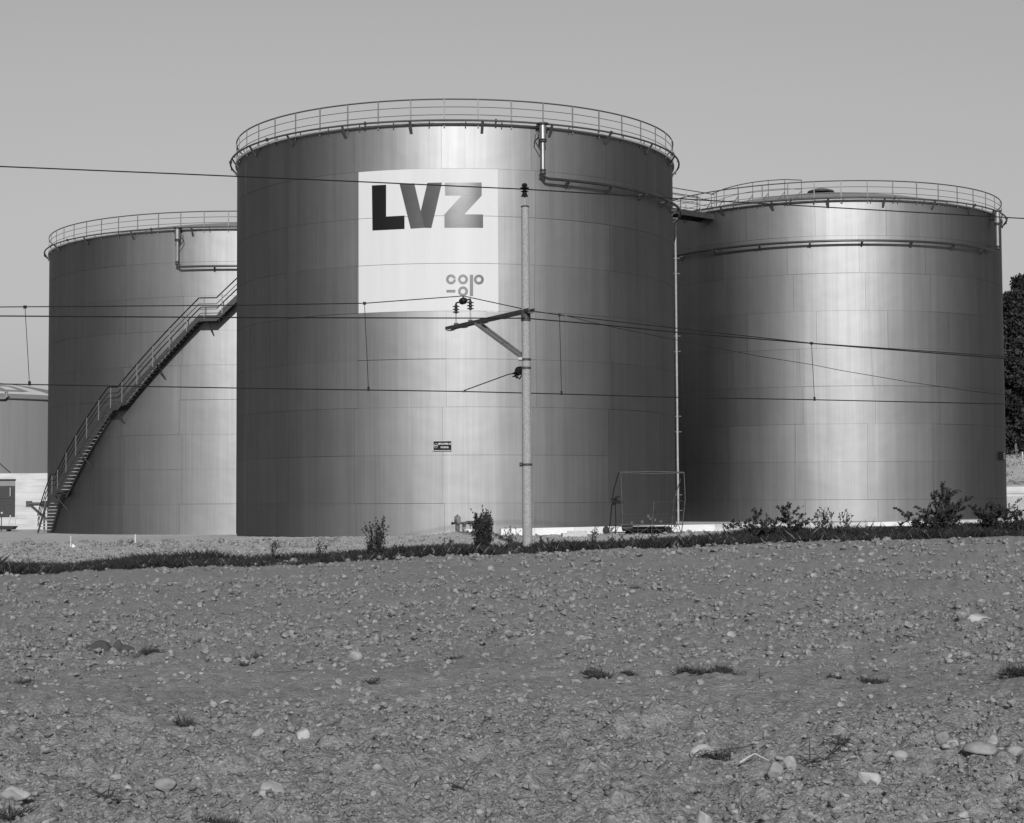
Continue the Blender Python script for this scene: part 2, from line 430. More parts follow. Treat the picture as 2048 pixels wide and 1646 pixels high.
def make_tank(key, label, zbase, roof_rise, nplate, posts, post0, joint_px):
    cx, cy, R, z0 = TANKS[key]; zt = z0+COURSE*7.95
    T = thing('storage_tank', label, 'tank', (cx, cy, 0), group=None)
    mb = MB(); ring_section(mb, [(R-0.03, zbase-0.4), (R-0.03, zt-0.02), (R-0.06, zt-0.02), (R-0.06, zbase-0.4)], 144)
    mb.build('shell', M['shell'], T)
    # cladding sheets, course by course, only where the front and flanks show them
    dphi = 2*pi/nplate; ph0 = on_cyl(key, *joint_px)[0]+dphi/2
    full = panel_mesh(R, dphi, COURSE, 0.010); low = panel_mesh(R, dphi, z0-zbase, 0.010); topm = panel_mesh(R, dphi, zt-(z0+7*COURSE), 0.010)
    rr = random.Random(sum(map(ord, key)))
    jit = 0.03 if key != 'right' else 0.22; offs = [rr.uniform(-jit, jit) for _ in range(9)]
    for c in range(-1, 8):
        z = zbase if c < 0 else z0+c*COURSE; me = low if c < 0 else (topm if c == 7 else full)
        for i in range(nplate):
            ph = ph0+dphi*(i+offs[c+1]); w = (ph+pi) % (2*pi)-pi
            if abs(w) > math.radians(112): continue
            t = rr.gauss(0, math.radians(0.02))
            o = link('panel', me, T, (0, 0, z), (t*math.cos(w), t*math.sin(w), ph))
    # roof dome, curb and vent
    mb = MB(); prof = []
    for i in range(13):
        u = i/12.0; prof.append((max((R-0.02)*(1-u), 0.02), zt+0.02+roof_rise*(1-(1-u)**2)))
    vs = []; n = 72
    for r, z in prof: vs += [cyl(r, 2*pi*k/n, z) for k in range(n)]
    fs = [(i*n+k, i*n+(k+1) % n, (i+1)*n+(k+1) % n, (i+1)*n+k) for i in range(12) for k in range(n)]
    mb.add(vs, fs, True); roof = mb.build('roof', M['oldsteel'], T)
    mb = MB(); mb.lathe([(0.45, -0.2), (0.45, 0.48), (0.80, 0.48), (0.76, 0.57), (0.4, 0.68), (0.05, 0.72)], (0, 0, zt+roof_rise), 24); mb.build('vent', M['dark'], roof)
    mb = MB(); ring_section(mb, [(R-0.03, zt-0.07), (R+0.09, zt-0.07), (R+0.09, zt+0.03), (R-0.03, zt+0.03)], 120); mb.build('curb', M['galv'], T)
    # guard rail
    mb = MB(); arc_tube(mb, R+0.03, zt+1.02, 0, 2*pi, 0.032, 6); rail = mb.build('railing', M['rail'], T)
    for hh in (0.36, 0.69):
        mb = MB(); arc_tube(mb, R+0.03, zt+hh, 0, 2*pi, 0.015, 5); mb.build('rail', M['rail'], rail)
    pm = MB().bar((0, -R-0.045, zt-0.18), (0, -R-0.045, zt+1.01), 0.055, 0.03, (0, 1, 0)).mesh('post', M['railpost'])
    for i in range(posts):
        ph = post0+2*pi*i/posts; w = (ph+pi) % (2*pi)-pi
        link('post', pm, rail, (0, 0, 0), (0, 0, ph))
    # sprinkler ring with brackets and nozzles
    mb = MB(); arc_tube(mb, R+0.31, zt+0.07, 0, 2*pi, 0.042, 8, 2.5); sp = mb.build('sprinkler_pipe', M['rail'], T)
    bm = MB().add([(-.012, -R-.02, zt-.40), (-.012, -R-.02, zt-.30), (-.012, -R-.33, zt+.05), (-.012, -R-.27, zt+.05), (.012, -R-.02, zt-.40), (.012, -R-.02, zt-.30), (.012, -R-.33, zt+.05), (.012, -R-.27, zt+.05),
                   (-.06, -R-.02, zt-.42), (-.06, -R-.33, zt+.03), (.06, -R-.02, zt-.42), (.06, -R-.33, zt+.03)],
                  [(0, 2, 3, 1), (4, 5, 7, 6), (8, 9, 11, 10), (0, 4, 6, 2), (1, 3, 7, 5)]).mesh('bracket', M['rail'])
    nb = 22
    for i in range(nb):
        ph = math.radians(-8.4)+2*pi*i/nb; link('bracket', bm, sp, (0, 0, 0), (0, 0, ph))
    nm = MB().lathe([(.012, -.11), (.03, -.09), (.02, 0)], (0, -R-.31, zt+.04), 6).mesh('nozzle', M['dark'])
    for i in range(44):
        ph = math.radians(-4)+2*pi*i/44; link('nozzle', nm, sp, (0, 0, 0), (0, 0, ph))
    fm = MB().lathe([(.085, -.03), (.085, .03)], (0, -R-.31, zt+.07), 10, (1, 0, 0)).mesh('flange', M['dark'])
    for i in range(12):
        ph = math.radians(-19)+2*pi*i/12; link('flange', fm, sp, (0, 0, 0), (0, 0, ph))
    return T, R, zt

def foam_line(T, R, zt, phc, zpipe, p_end, nbr, br_side=1):
    """foam chamber on the rim, its down pipe, and the line it runs into around the shell"""
    rp = R+0.36
    mb = MB(); c = cyl(rp, phc, 0)
    mb.lathe([(.135, zt-.62), (.155, zt-.60), (.155, zt+.02)], c, 18)
    ch = mb.build('foam_chamber', M['chamber'], T)
    MB().lathe([(.25, zt+.02), (.25, zt+.08)], c, 18).build('lid', M['dark'], ch)
    MB().lathe([(.17, zt-.72), (.17, zt-.67), (.12, zt-.67), (.12, zt-.64), (.17, zt-.64), (.17, zt-.60)], c, 16).build('flange', M['dark'], ch)
    MB().tube([cyl(R-.02, phc, zt-.35), cyl(rp-.1, phc, zt-.35)], .09, 10).build('inlet', M['pipe'], ch)
    mb = MB(); zf = zt-2.05
    mb.lathe([(.09, zf), (.09, zt-.66)], c, 14); dp = mb.build('down_pipe', M['chamber'], T)
    MB().lathe([(.14, zf-.03), (.14, zf+.03), (.1, zf+.03), (.1, zf+.12), (.14, zf+.12), (.14, zf+.16)], c, 14).build('flange', M['dark'], dp)
    # vent hose looping on the outside
    t = Vector((math.cos(phc), math.sin(phc), 0))*br_side
    MB().tube([c+t*.14+Vector((0, 0, zt-.25)), c+t*.34+Vector((0, 0, zt-.45)), c+t*.36+Vector((0, 0, zt-.7)), c+t*.1+Vector((0, 0, zt-1.1))], .025, 6).build('hose', M['dark'], ch)
    mb = MB(); e = 0.30/rp*(1 if p_end > phc else -1)
    pts = [cyl(rp, phc, zf), cyl(rp, phc, zpipe+.3), cyl(rp, phc+e*.12, zpipe+.12), cyl(rp, phc+e*.4, zpipe+.03), cyl(rp, phc+e, zpipe)]
    k = max(4, int(abs(math.degrees(p_end-phc))/2.5))
    pts += [cyl(rp, phc+e+(p_end-phc-e)*(i+1)/k, zpipe) for i in range(k)]
    mb.tube(pts, 0.062, 10); fl = mb.build('foam_pipe', M['pipe'], T)
    bm = MB().bar((0, -R+.01, zpipe-.06), (0, -rp-.05, zpipe-.06), .07, .05).bar((0, -R+.01, zpipe-.30), (0, -rp+.04, zpipe-.06), .05, .03).mesh('pipe_bracket', M['rail'])
    for i in range(nbr):
        link('bracket', bm, fl, (0, 0, 0), (0, 0, phc+(p_end-phc)*(i+.55)/nbr))
    return fl

POST_C = math.radians(-0.7)
tank_c, RC, ZC = make_tank('centre', 'tall aluminium storage tank in the middle, with the white LVZ panel', 0.0, 1.45, 17, 46, POST_C, (890, 960))
tank_r, RR, ZR = make_tank('right', 'aluminium storage tank on the right, joined to the middle tank by a walkway', 0.15, 1.75, 17, 46, on_cyl('right', 1682, 400)[0], (1756, 960))
tank_l, RL, ZL = make_tank('left', 'aluminium storage tank on the left with a stair winding up it', -0.45, 1.9, 22, 60, on_cyl('left', 362, 470)[0], (362, 960))

# foam line of the middle tank: down at the right front, round to the right flank and to the ground
_ph, _z = on_cyl('centre', 1079, 300); _zp = on_cyl('centre', 1090, 357, 0.36)[1]
foam_line(tank_c, RC, ZC, _ph, _zp, math.radians(96), 6, -1)
_pe = math.radians(96); mb = MB()
_rp = RC+.36
_c = cyl(_rp, _pe, 0)
mb.tube([cyl(_rp, _pe-0.004, _zp), cyl(_rp, _pe+.01, _zp-.04), cyl(_rp, _pe+.016, _zp-.2), cyl(_rp, _pe+.016, 0.05)], 0.055, 10)
rz = mb.build('riser_pipe', M['galv'], tank_c)
for zc in (13.2, 12.45, 9.4, 8.65, 5.5, 4.75, 1.7, 0.95):
    p = cyl(_rp, _pe+.016, zc); MB().box(p+Vector((.12, 0, 0)), (.16, .05, .05)).build('clamp', M['rail'], rz)
    q = cyl(RC-.02, _pe+.016, zc); MB().bar(q, p, .05, .05).build('bracket', M['rail'], rz)
# right tank: chamber at the right edge, line running round the front to the left
_ph = on_cyl('right', 1995, 470, 0.36)[0]; _zp = on_cyl('right', 1700, 481, 0.36)[1]
foam_line(tank_r, RR, ZR, _ph, _zp, math.radians(-96), 10)
# left tank
_ph = on_cyl('left', 355, 470, 0.36)[0]; _zp = on_cyl('left', 380, 533, 0.36)[1]
foam_line(tank_l, RL, ZL, _ph, _zp, math.radians(70), 5)

# ---- painted sign on the middle tank
def patch_quad(mb, key, quad, R, nu=10, nv=1, h=0.006):
    """a quadrilateral given by photo pixels, laid on the shell"""
    q = [on_cyl(key, *p) for p in quad]
    g = []
    for j in range(nv+1):
        for i in range(nu+1):
            u, v = i/nu, j/nv
            a = [q[0][k]*(1-u)*(1-v)+q[1][k]*u*(1-v)+q[2][k]*u*v+q[3][k]*(1-u)*v for k in (0, 1)]
            g.append(cyl(R, a[0], a[1]))
    n = nu+1; N = len(g)
    back = [Vector((p.x*(R-h)/R, p.y*(R-h)/R, p.z)) for p in g]
    fs = [(j*n+i, (j+1)*n+i, (j+1)*n+i+1, j*n+i+1) for j in range(nv) for i in range(nu)]
    mb.add(g, fs, True)
    rim = [(i, i+1) for i in range(nu)]+[(nv*n+i+1, nv*n+i) for i in range(nu)]+[((j+1)*n, j*n) for j in range(nv)]+[(j*n+nu, (j+1)*n+nu) for j in range(nv)]
    mb.add(g+back, [(a, b, N+b, N+a) for a, b in rim])
    return mb
def LP(x, y): return (700+x/5.31, 330+y/5.31)
RPN = RC+0.014
p_l = on_cyl('centre', 717.5, 480)[0]; p_r = on_cyl('centre', 996, 480)[0]
z_s4 = TANKS['centre'][3]+4*COURSE
sign = None
for k in range(3):
    z0_, z1_ = z_s4+k*COURSE+0.008, z_s4+(k+1)*COURSE-0.008
    mb = MB(); n = 24; g = [cyl(RPN, p_l+(p_r-p_l)*i/n, z) for z in (z0_, z1_) for i in range(n+1)]; bk = [cyl(RPN-.012, p_l+(p_r-p_l)*i/n, z) for z in (z0_, z1_) for i in range(n+1)]
    mb.add(g, [(i, i+1, n+1+i+1, n+1+i) for i in range(n)], True)
    m_ = 2*(n+1)
    mb.add(g+bk, [(i+1, i, m_+i, m_+i+1) for i in range(n)]+[(n+1+i, n+2+i, m_+n+2+i, m_+n+1+i) for i in range(n)]+[(0, n+1, m_+n+1, m_), (n, m_+n, m_+2*n+1, 2*n+1)])
    if sign is None:
        sign = mb.build('painted_sign', M['white'], tank_c); sign['label'] = 'white painted panel lettered LVZ with a co-op logo'
    else: mb.build('sign_sheet', M['white'], sign)
RL_ = RPN+0.006
mb = MB(); patch_quad(mb, 'centre', [LP(234, 218), LP(385, 210), LP(385, 690), LP(240, 697)], RL_, 6); patch_quad(mb, 'centre', [LP(385, 548), LP(580, 538), LP(580, 680), LP(385, 690)], RL_, 6); mb.build('letter_l', M['black'], sign)
mb = MB(); patch_quad(mb, 'centre', [LP(528, 203), LP(683, 195), LP(793, 667), LP(645, 677)], RL_, 6, 8); lv = mb.build('letter_v', M['letter_v'], sign)
mb = MB(); patch_quad(mb, 'centre', [LP(822, 190), LP(977, 187), LP(908, 490), LP(752, 492)], RL_, 6, 8); patch_quad(mb, 'centre', [LP(752, 492), LP(908, 490), LP(865, 670), LP(793, 667)], RL_, 6, 5); mb.build('letter_v', M['letter_v2'], sign)
mb = MB()
for qd in ([LP(1008, 190), LP(1398, 187), LP(1398, 325), LP(1010, 325)], [LP(1185, 325), LP(1398, 325), LP(1212, 526), LP(1003, 526)], [LP(1003, 526), LP(1413, 526), LP(1413, 668), LP(1003, 667)]):
    patch_quad(mb, 'centre', qd, RL_, 12, 8)
mb.build('letter_z', M['letter_z'], sign)
def ring_letter(name, cx_, cy_, a0, a1):
    mb = MB(); n = 28
    for i in range(n):
        t0, t1 = math.radians(a0+(a1-a0)*i/n), math.radians(a0+(a1-a0)*(i+1)/n)
        P = lambda r, t: LP(cx_+r*math.cos(t), cy_-r*math.sin(t))
        patch_quad(mb, 'centre', [P(53, t1), P(53, t0), P(25.5, t0), P(25.5, t1)], RL_, 1)
    mb.build(name, M['letter_c'], sign)
ring_letter('letter_c', 1073, 1215, 14, 360)
ring_letter('letter_o', 1200, 1215, 0, 360); ring_letter('letter_o', 1200, 1342, 0, 360); ring_letter('letter_p_bowl', 1368, 1217, 0, 360)
mb = MB(); patch_quad(mb, 'centre', [LP(1272, 1166), LP(1308, 1166), LP(1307, 1392), LP(1272, 1393)], RL_, 2); mb.build('letter_p_stem', M['letter_c'], sign)
mb = MB(); patch_quad(mb, 'centre', [LP(1025, 1326), LP(1120, 1326), LP(1119, 1354), LP(1024, 1355)], RL_, 3); mb.build('hyphen', M['letter_c'], sign)
# sign painter's small plate under the panel
mb = MB(); patch_quad(mb, 'centre', [(973.5, 622.6), (982, 622.6), (982, 625.4), (973.5, 625.4)], RL_, 2); patch_quad(mb, 'centre', [(983, 622.6), (995, 622.6), (995, 625.4), (983, 625.4)], RL_, 2)
mb.build('maker_mark', M['white'], sign)

# ---- maker's nameplate
def text_mesh(s, size, m, bold=0.0):
    cu = bpy.data.curves.new('txt', 'FONT'); cu.body = s; cu.size = size; cu.align_x = 'CENTER'; cu.align_y = 'CENTER'; cu.extrude = 0.003; cu.offset = bold
    o = bpy.data.objects.new('txt', cu); col.objects.link(o)
    dg = bpy.context.evaluated_depsgraph_get(); me = bpy.data.meshes.new_from_object(o.evaluated_get(dg))
    bpy.data.objects.remove(o); bpy.data.curves.remove(cu)
    me.materials.clear(); me.materials.append(m)
    return me
def rounded_plate(mb, w, h, r, y0, y1, n=5):
    pts = []
    for cx_, cz_, a in ((w/2-r, h/2-r, 0), (-w/2+r, h/2-r, 90), (-w/2+r, -h/2+r, 180), (w/2-r, -h/2+r, 270)):
        for i in range(n+1):
            t = math.radians(a+90*i/n); pts.append((cx_+r*math.cos(t), cz_+r*math.sin(t)))
    k = len(pts); vs = [(x, y0, z) for x, z in pts]+[(x, y1, z) for x, z in pts]
    mb.add(vs, [tuple(range(k))[::-1], tuple(range(k, 2*k))]+[((i+1) % k, i, k+i, k+(i+1) % k) for i in range(k)][::1])
    return mb
_ph, _z = on_cyl('centre', 885, 891.5)
p = cyl(RC+.03, _ph, _z)+Vector((TANKS['centre'][0], TANKS['centre'][1], 0))
np_ = thing('nameplate', 'small black nameplate with white border reading METALLWERK AG BUCHS-SG on the middle tank', 'sign', p, (0, 0, _ph))
rounded_plate(MB(), .80, .425, .045, -.035, 0).build('border', M['galv'], np_)
rounded_plate(MB(), .745, .37, .035, -.039, -.032).build('plate', M['black'], np_)
wm = M['white']
link('lettering', text_mesh('METALLWERK AG', .088, wm, .0035), np_, (.09, -.042, .075), (pi/2, 0, 0), (0.76, 1.1, 1))
link('lettering', text_mesh('BUCHS-SG', .088, wm, .0035), np_, (.09, -.042, -.07), (pi/2, 0, 0), (0.80, 1.1, 1))
link('lettering', text_mesh('MWB', .055, wm, .003), np_, (-.275, -.042, 0), (pi/2, 0, 0), (1.0, 1.1, 1))
mb = MB(); mb.tube([(-.275+.082*math.cos(t*pi/12), -.041, .09*math.sin(t*pi/12)) for t in range(25)], .007, 4, False); mb.build('logo_ring', M['white'], np_)

# small equipment box on the flank of the right tank
_ph, _z = on_cyl('right', 2000, 912)
eb = MB().box(cyl(RR+.1, _ph, _z), (.3, .2, .46), Matrix.Rotation(_ph, 3, 'Z')).build('equipment_box', M['black'], tank_r)
for dz in (-.13, 0.0, .13):
    MB().box(cyl(RR+.21, _ph+.008, _z+dz), (.18, .03, .04), Matrix.Rotation(_ph, 3, 'Z')).build('bar', M['galv'], eb)

# ---- winding stair on the left tank
def stair():
    q = [on_cyl('left', x, y, .86) for x, y in ((102, 986), (111, 986), (216, 812), (236, 812), (398, 634), (433, 634))]
    lz = [(q[0][1]+q[1][1])/2, (q[2][1]+q[3][1])/2, (q[4][1]+q[5][1])/2]; sl = (lz[2]-lz[1])/(q[4][0]-q[3][0])
    nodes = [(q[0][0]-(lz[0]+.42)/sl, -.42), (q[0][0], lz[0]), (q[1][0], lz[0]), (q[2][0], lz[1]), (q[3][0], lz[1]), (q[4][0], lz[2]), (q[5][0], lz[2]), (q[5][0]+(ZL-.1-lz[2])/sl, ZL-.1)]
    ri, ro = RL+.10, RL+.86
    def path(r, dz, sub=14):
        pts = []
        for (a0, z0), (a1, z1) in zip(nodes[:-1], nodes[1:]):
            for i in range(sub): pts.append(cyl(r, a0+(a1-a0)*i/sub, z0+(z1-z0)*i/sub+dz))
        pts.append(cyl(r, nodes[-1][0], nodes[-1][1]+dz)); return pts
    def plate(r):
        up, dn = path(r, .10), path(r, -.24); n = len(up)
        up2, dn2 = path(r+.03, .10), path(r+.03, -.24)
        return MB().add(up+dn+up2+dn2, [(i, n+i, n+i+1, i+1) for i in range(n-1)]+[(2*n+i, 2*n+i+1, 3*n+i+1, 3*n+i) for i in range(n-1)]
                        + [(i, i+1, 2*n+i+1, 2*n+i) for i in range(n-1)]+[(n+i, 3*n+i, 3*n+i+1, n+i+1) for i in range(n-1)])
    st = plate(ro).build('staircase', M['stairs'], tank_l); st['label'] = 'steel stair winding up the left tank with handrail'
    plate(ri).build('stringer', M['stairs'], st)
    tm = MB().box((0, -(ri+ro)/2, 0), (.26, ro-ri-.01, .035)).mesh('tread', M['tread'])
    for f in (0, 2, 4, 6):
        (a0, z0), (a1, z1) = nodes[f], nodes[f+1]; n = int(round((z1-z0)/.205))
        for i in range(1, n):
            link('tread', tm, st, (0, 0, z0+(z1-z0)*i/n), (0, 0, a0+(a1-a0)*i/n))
    for f in (1, 3, 5):
        (a0, z0), (a1, z1) = nodes[f], nodes[f+1]; mb = MB(); k = 6
        vs = []
        for i in range(k+1):
            a = a0+(a1-a0)*i/k; vs += [cyl(ri, a, z0+.02), cyl(ro, a, z0+.02), cyl(ro, a, z0-.06), cyl(ri, a, z0-.06)]
        fs = [(4*i+q, 4*i+(q+1) % 4, 4*i+4+(q+1) % 4, 4*i+4+q) for i in range(k) for q in range(4)]+[(0, 3, 2, 1), (4*k, 4*k+1, 4*k+2, 4*k+3)]
        mb.add(vs, fs).build('landing', M['stairs'], st)
    MB().tube(path(ro+.02, 1.10, 10), .036, 6).build('handrail', M['black'], st)
    for h in (.45, .75): MB().tube(path(ro+.02, h, 10), .022, 5).build('rail', M['black'], st)
    pm = MB().bar((0, -ro-.03, -.1), (0, -ro-.03, 1.09), .05, .03, (0, 1, 0)).mesh('post', M['railpost'])
    for f, n in ((0, 2), (1, 1), (2, 5), (3, 1), (4, 5), (5, 1), (6, 5)):
        (a0, z0), (a1, z1) = nodes[f], nodes[f+1]
        for i in range(n): link('post', pm, st, (0, 0, z0+(z1-z0)*(i+.3)/n), (0, 0, a0+(a1-a0)*(i+.3)/n))
    for f, u in ((1, .5), (2, .5), (3, .5), (4, .5), (5, .5), (6, .5)):
        a, z = nodes[f][0]*(1-u)+nodes[f+1][0]*u, nodes[f][1]*(1-u)+nodes[f+1][1]*u; MB().bar(cyl(ro-.05, a, z-.1), cyl(RL+.01, a+.012, z-1.0), .05, .05).build('strut', M['stairs'], st)
    return st
stair()

# ---- walkway bridge between the middle and the right tank
def bridge():
    A = Vector((TANKS['centre'][0], TANKS['centre'][1], 0)); B = Vector((TANKS['right'][0], TANKS['right'][1], 0))
    d = (B-A); L0 = d.length; d.normalize(); n = Vector((-d.y, d.x, 0))
    a = A+d*(RC-.3); b = B-d*(RR-.1); za, zb = ZC-.30, ZR-.28
    w = .55
    T = thing('walkway_bridge', 'railed steel walkway between the rims of the middle and right tanks', 'walkway', (a.x, a.y, za))
    a0 = Vector((0, 0, 0)); b0 = Vector((b.x-a.x, b.y-a.y, zb-za)); Ld = b0.length
    MB().bar(a0+Vector((0, 0, .02)), b0+Vector((0, 0, .02)), 2*w-.02, .05).build('deck', M['rail'], T)
    for s in (-1, 1):
        MB().bar(a0+n*s*w+Vector((0, 0, -.09)), b0+n*s*w+Vector((0, 0, -.09)), .08, .30).build('beam', M['stairs'], T)
        for h, r in ((1.15, .026), (.8, .016), (.45, .016)):
            MB().tube([a0+n*s*w+Vector((0, 0, h)), b0+n*s*w+Vector((0, 0, h))], r, 6).build('rail', M['rail'], T)
        k = 7
        for i in range(k+1):
            q = a0.lerp(b0, i/k)+n*s*w; MB().bar(q+Vector((0, 0, -.1)), q+Vector((0, 0, 1.14)), .05, .03).build('post', M['railpost'], T)
bridge()
# raised inner rail along the roof stair on the right tank
_pa = on_cyl('right', 1410, 420)[0]; mb = MB(); a0, a1 = _pa-.02, on_cyl('right', 1600, 395)[0]
hz = [0.95, 1.12, 1.22, 1.27, 1.28, 1.26, 1.16]
_N = len(hz)
ir = MB().tube([cyl(RR-.75, a0+(a1-a0)*i/(_N-1), ZR+.12+hz[i]) for i in range(_N)], .026, 6).build('inner_railing', M['rail'], tank_r)
MB().tube([cyl(RR-.75, a0+(a1-a0)*i/(_N-1), ZR+.12+hz[i]-.5) for i in range(_N)], .014, 5).build('rail', M['rail'], ir)
for i in range(_N):
    a = a0+(a1-a0)*i/(_N-1); MB().bar(cyl(RR-.75, a, ZR+.05), cyl(RR-.75, a, ZR+.12+hz[i]), .05, .03).build('post', M['rail'], ir)
    MB().bar(cyl(RR-.75, a, ZR+.7), cyl(RR-.75, a-.06, ZR+.1), .025, .025).build('brace', M['rail'], ir)

# ------------------------------------------------------------------ old tank and concrete house far left
def old_tank():
    c = Vector((-44.0, 134.5, 0)); R = 11.5; TANKS['old'] = (c.x, c.y, R, 0)
    z0, z1 = -0.45, 9.15
    T = thing('storage_tank', 'low old grey tank with white roof lettering behind the concrete wall, far left', 'tank', (c.x, c.y, 0))
    mb = MB(); n = 96
    vs = [cyl(R, 2*pi*k/n, z) for z in (z0, z1) for k in range(n)]
    mb.add(vs, [(k, (k+1) % n, n+(k+1) % n, n+k) for k in range(n)], True).build('shell', M['oldsteel'], T)
    mb = MB(); prof = [(R, z1+.03+0.0)]+[(R*(1-i/10.0)+.01, z1+.03+1.9*(1-(1-i/10.0)**2)) for i in range(1, 11)]
    vs = []
    for r, z in prof: vs += [cyl(r, 2*pi*k/n, z) for k in range(n)]
    mb.add(vs, [(i*n+k, i*n+(k+1) % n, (i+1)*n+(k+1) % n, (i+1)*n+k) for i in range(10) for k in range(n)], True)
    roof = mb.build('roof', M['oldsteel'], T)
    mb = MB(); ring_section(mb, [(R, z1-.06), (R+.08, z1-.06), (R+.08, z1+.03), (R, z1+.03)], 96); mb.build('curb', M['dark'], T)
    def rz(r): u = 1-r/R; return z1+.03+1.9*(1-(1-u)**2)
    # white field with grey letter strokes painted on the dome
    def sector(mb, a0, a1, r0, r1, lift):
        k = 10; vs = []
        for i in range(k+1):
            a = math.radians(a0+(a1-a0)*i/k)
            for j in range(5):
                r = r0+(r1-r0)*j/4; vs.append(cyl(r, a, rz(r)+lift))
        mb.add(vs, [(i*5+j, i*5+j+1, i*5+6+j, i*5+5+j) for i in range(k) for j in range(4)], True)
        return mb
    wf = sector(MB(), -25, 60, 5.6, 10.2, .012).build('roof_lettering', M['roofwhite'], roof)
    for a0, a1, r0, r1 in ((36, 40, 6.6, 9.4), (40, 48, 8.8, 9.4), (40, 48, 6.6, 7.2), (47, 51, 6.8, 9.2), (20, 24, 6.6, 9.4), (24, 32, 8.8, 9.4), (24, 32, 7.8, 8.3), (30, 33, 6.6, 9.4), (4, 8, 6.6, 9.4), (8, 16, 6.6, 7.2)):
        sector(MB(), a0, a1, r0, r1, .022).build('letter_stroke', M['oldsteel'], wf)
    # ring pipe with its riser bend at the eave
    (pa, za), (pb, zb_) = on_cyl('old', 14, 784, .2), on_cyl('old', 14, 797, .2)
    MB().tube([cyl(R-.1, pa, za), cyl(R+.2, pa, za), cyl(R+.2, pa, zb_+.15), cyl(R+.2, pa-.015, zb_)]+[cyl(R+.2, pa-.03-.1*i, zb_) for i in range(6)], .09, 8).build('foam_pipe', M['oldsteel'], T)
    # cable looping down the shell
    MB().tube([cyl(R+.04, *on_cyl('old', x_, y_)) for x_, y_ in ((-12, 915), (6, 933), (20, 945))], .03, 5).build('cable', M['dark'], T)
old_tank()

def concrete_house():
    Y = 118.0; zt = at_depth(50, 946.5, Y).z; zb = -0.55
    x1 = -31.6; x0 = -62.0
    dx0, dx1 = -38.3, at_depth(30.5, 1000, Y).x
    dz0, dz1 = at_depth(20, 1034, Y).z, at_depth(20, 960, Y).z
    T = thing('concrete_building', 'pale board-marked concrete building with a dark door below the old tank', 'building', (x1, Y, zb))
    off = -Vector((x1, Y, zb))
    MB().box(Vector(((x0+x1)/2, Y+1.2, (zb+zt)/2-.02))+off, (x1-x0-.1, 2.3, zt-zb-.06)).build('wall', M['conc'], T)
    n = 9; hh = (zt-zb)/n; rr = random.Random(4)
    for i in range(n):
        a, b = zb+i*hh, zb+(i+1)*hh; y = Y-.02-rr.uniform(0, .018)
        spans = [(x0, -49.3), (-49.3, dx0), (dx0, -35.9), (-35.9, x1)]
        if b > dz0+.05 and a < dz1-.05: spans = [(x0, -49.3), (-49.3, dx0), (dx1, x1)]
        for s, e in spans:
            MB().box(Vector(((s+e)/2, y+.05, (a+b)/2))+off, (e-s-.006, .1, hh-.008)).build('panel', M['conc'], T)
    dm = MB().box(Vector(((dx0+dx1)/2, Y+.02, (dz0+dz1)/2-.2))+off, (dx1-dx0, .06, dz1-dz0-.42)).build('door', M['stairs'], T)
    MB().box(Vector(((dx0+dx1)/2, Y+.02, dz1-.25))+off, (dx1-dx0, .05, .5)).build('transom', M['oldsteel'], dm)
    MB().box(Vector(((dx0+dx1)/2, Y-.03, dz0+1.35))+off, (dx1-dx0, .05, .06)).build('door_bar', M['dark'], dm)
    MB().box(Vector((dx1-.35, Y-.02, dz0+1.75))+off, (.05, .05, .6)).build('handle', M['galv'], dm)
    MB().box(Vector(((dx0+dx1)/2, Y-.06, dz1+.03))+off, (dx1-dx0+.1, .12, .08)).build('lintel', M['dark'], T)
concrete_house()

# flanged pipe stub with brace by the foot of the stair
def stub():
    Y = 110.5; a = at_depth(58, 1008, Y); b = at_depth(88, 1008, Y); g = gz(b.x, Y)
    T = thing('pipe_stub', 'short horizontal pipe with square end flanges and a slanting brace by the stair foot', 'pipe', (b.x, Y, g))
    o = Vector((b.x, Y, g))
    MB().tube([a-o, b-o], .11, 12).build('pipe', M['rail'], T)
    for p in (a, b): MB().box(p-o, (.38, .1, .40)).build('flange', M['rail' if p is a else 'dark'], T)
    e = at_depth(97, 1042, Y); MB().bar(a-o+Vector((.05, .06, -.05)), e-o, .16, .14).build('brace', M['dark'], T)
    MB().bar(b-o+Vector((0, .1, 0)), Vector((0, .1, -.1)), .1, .1).build('post', M['stairs'], T)
stub()
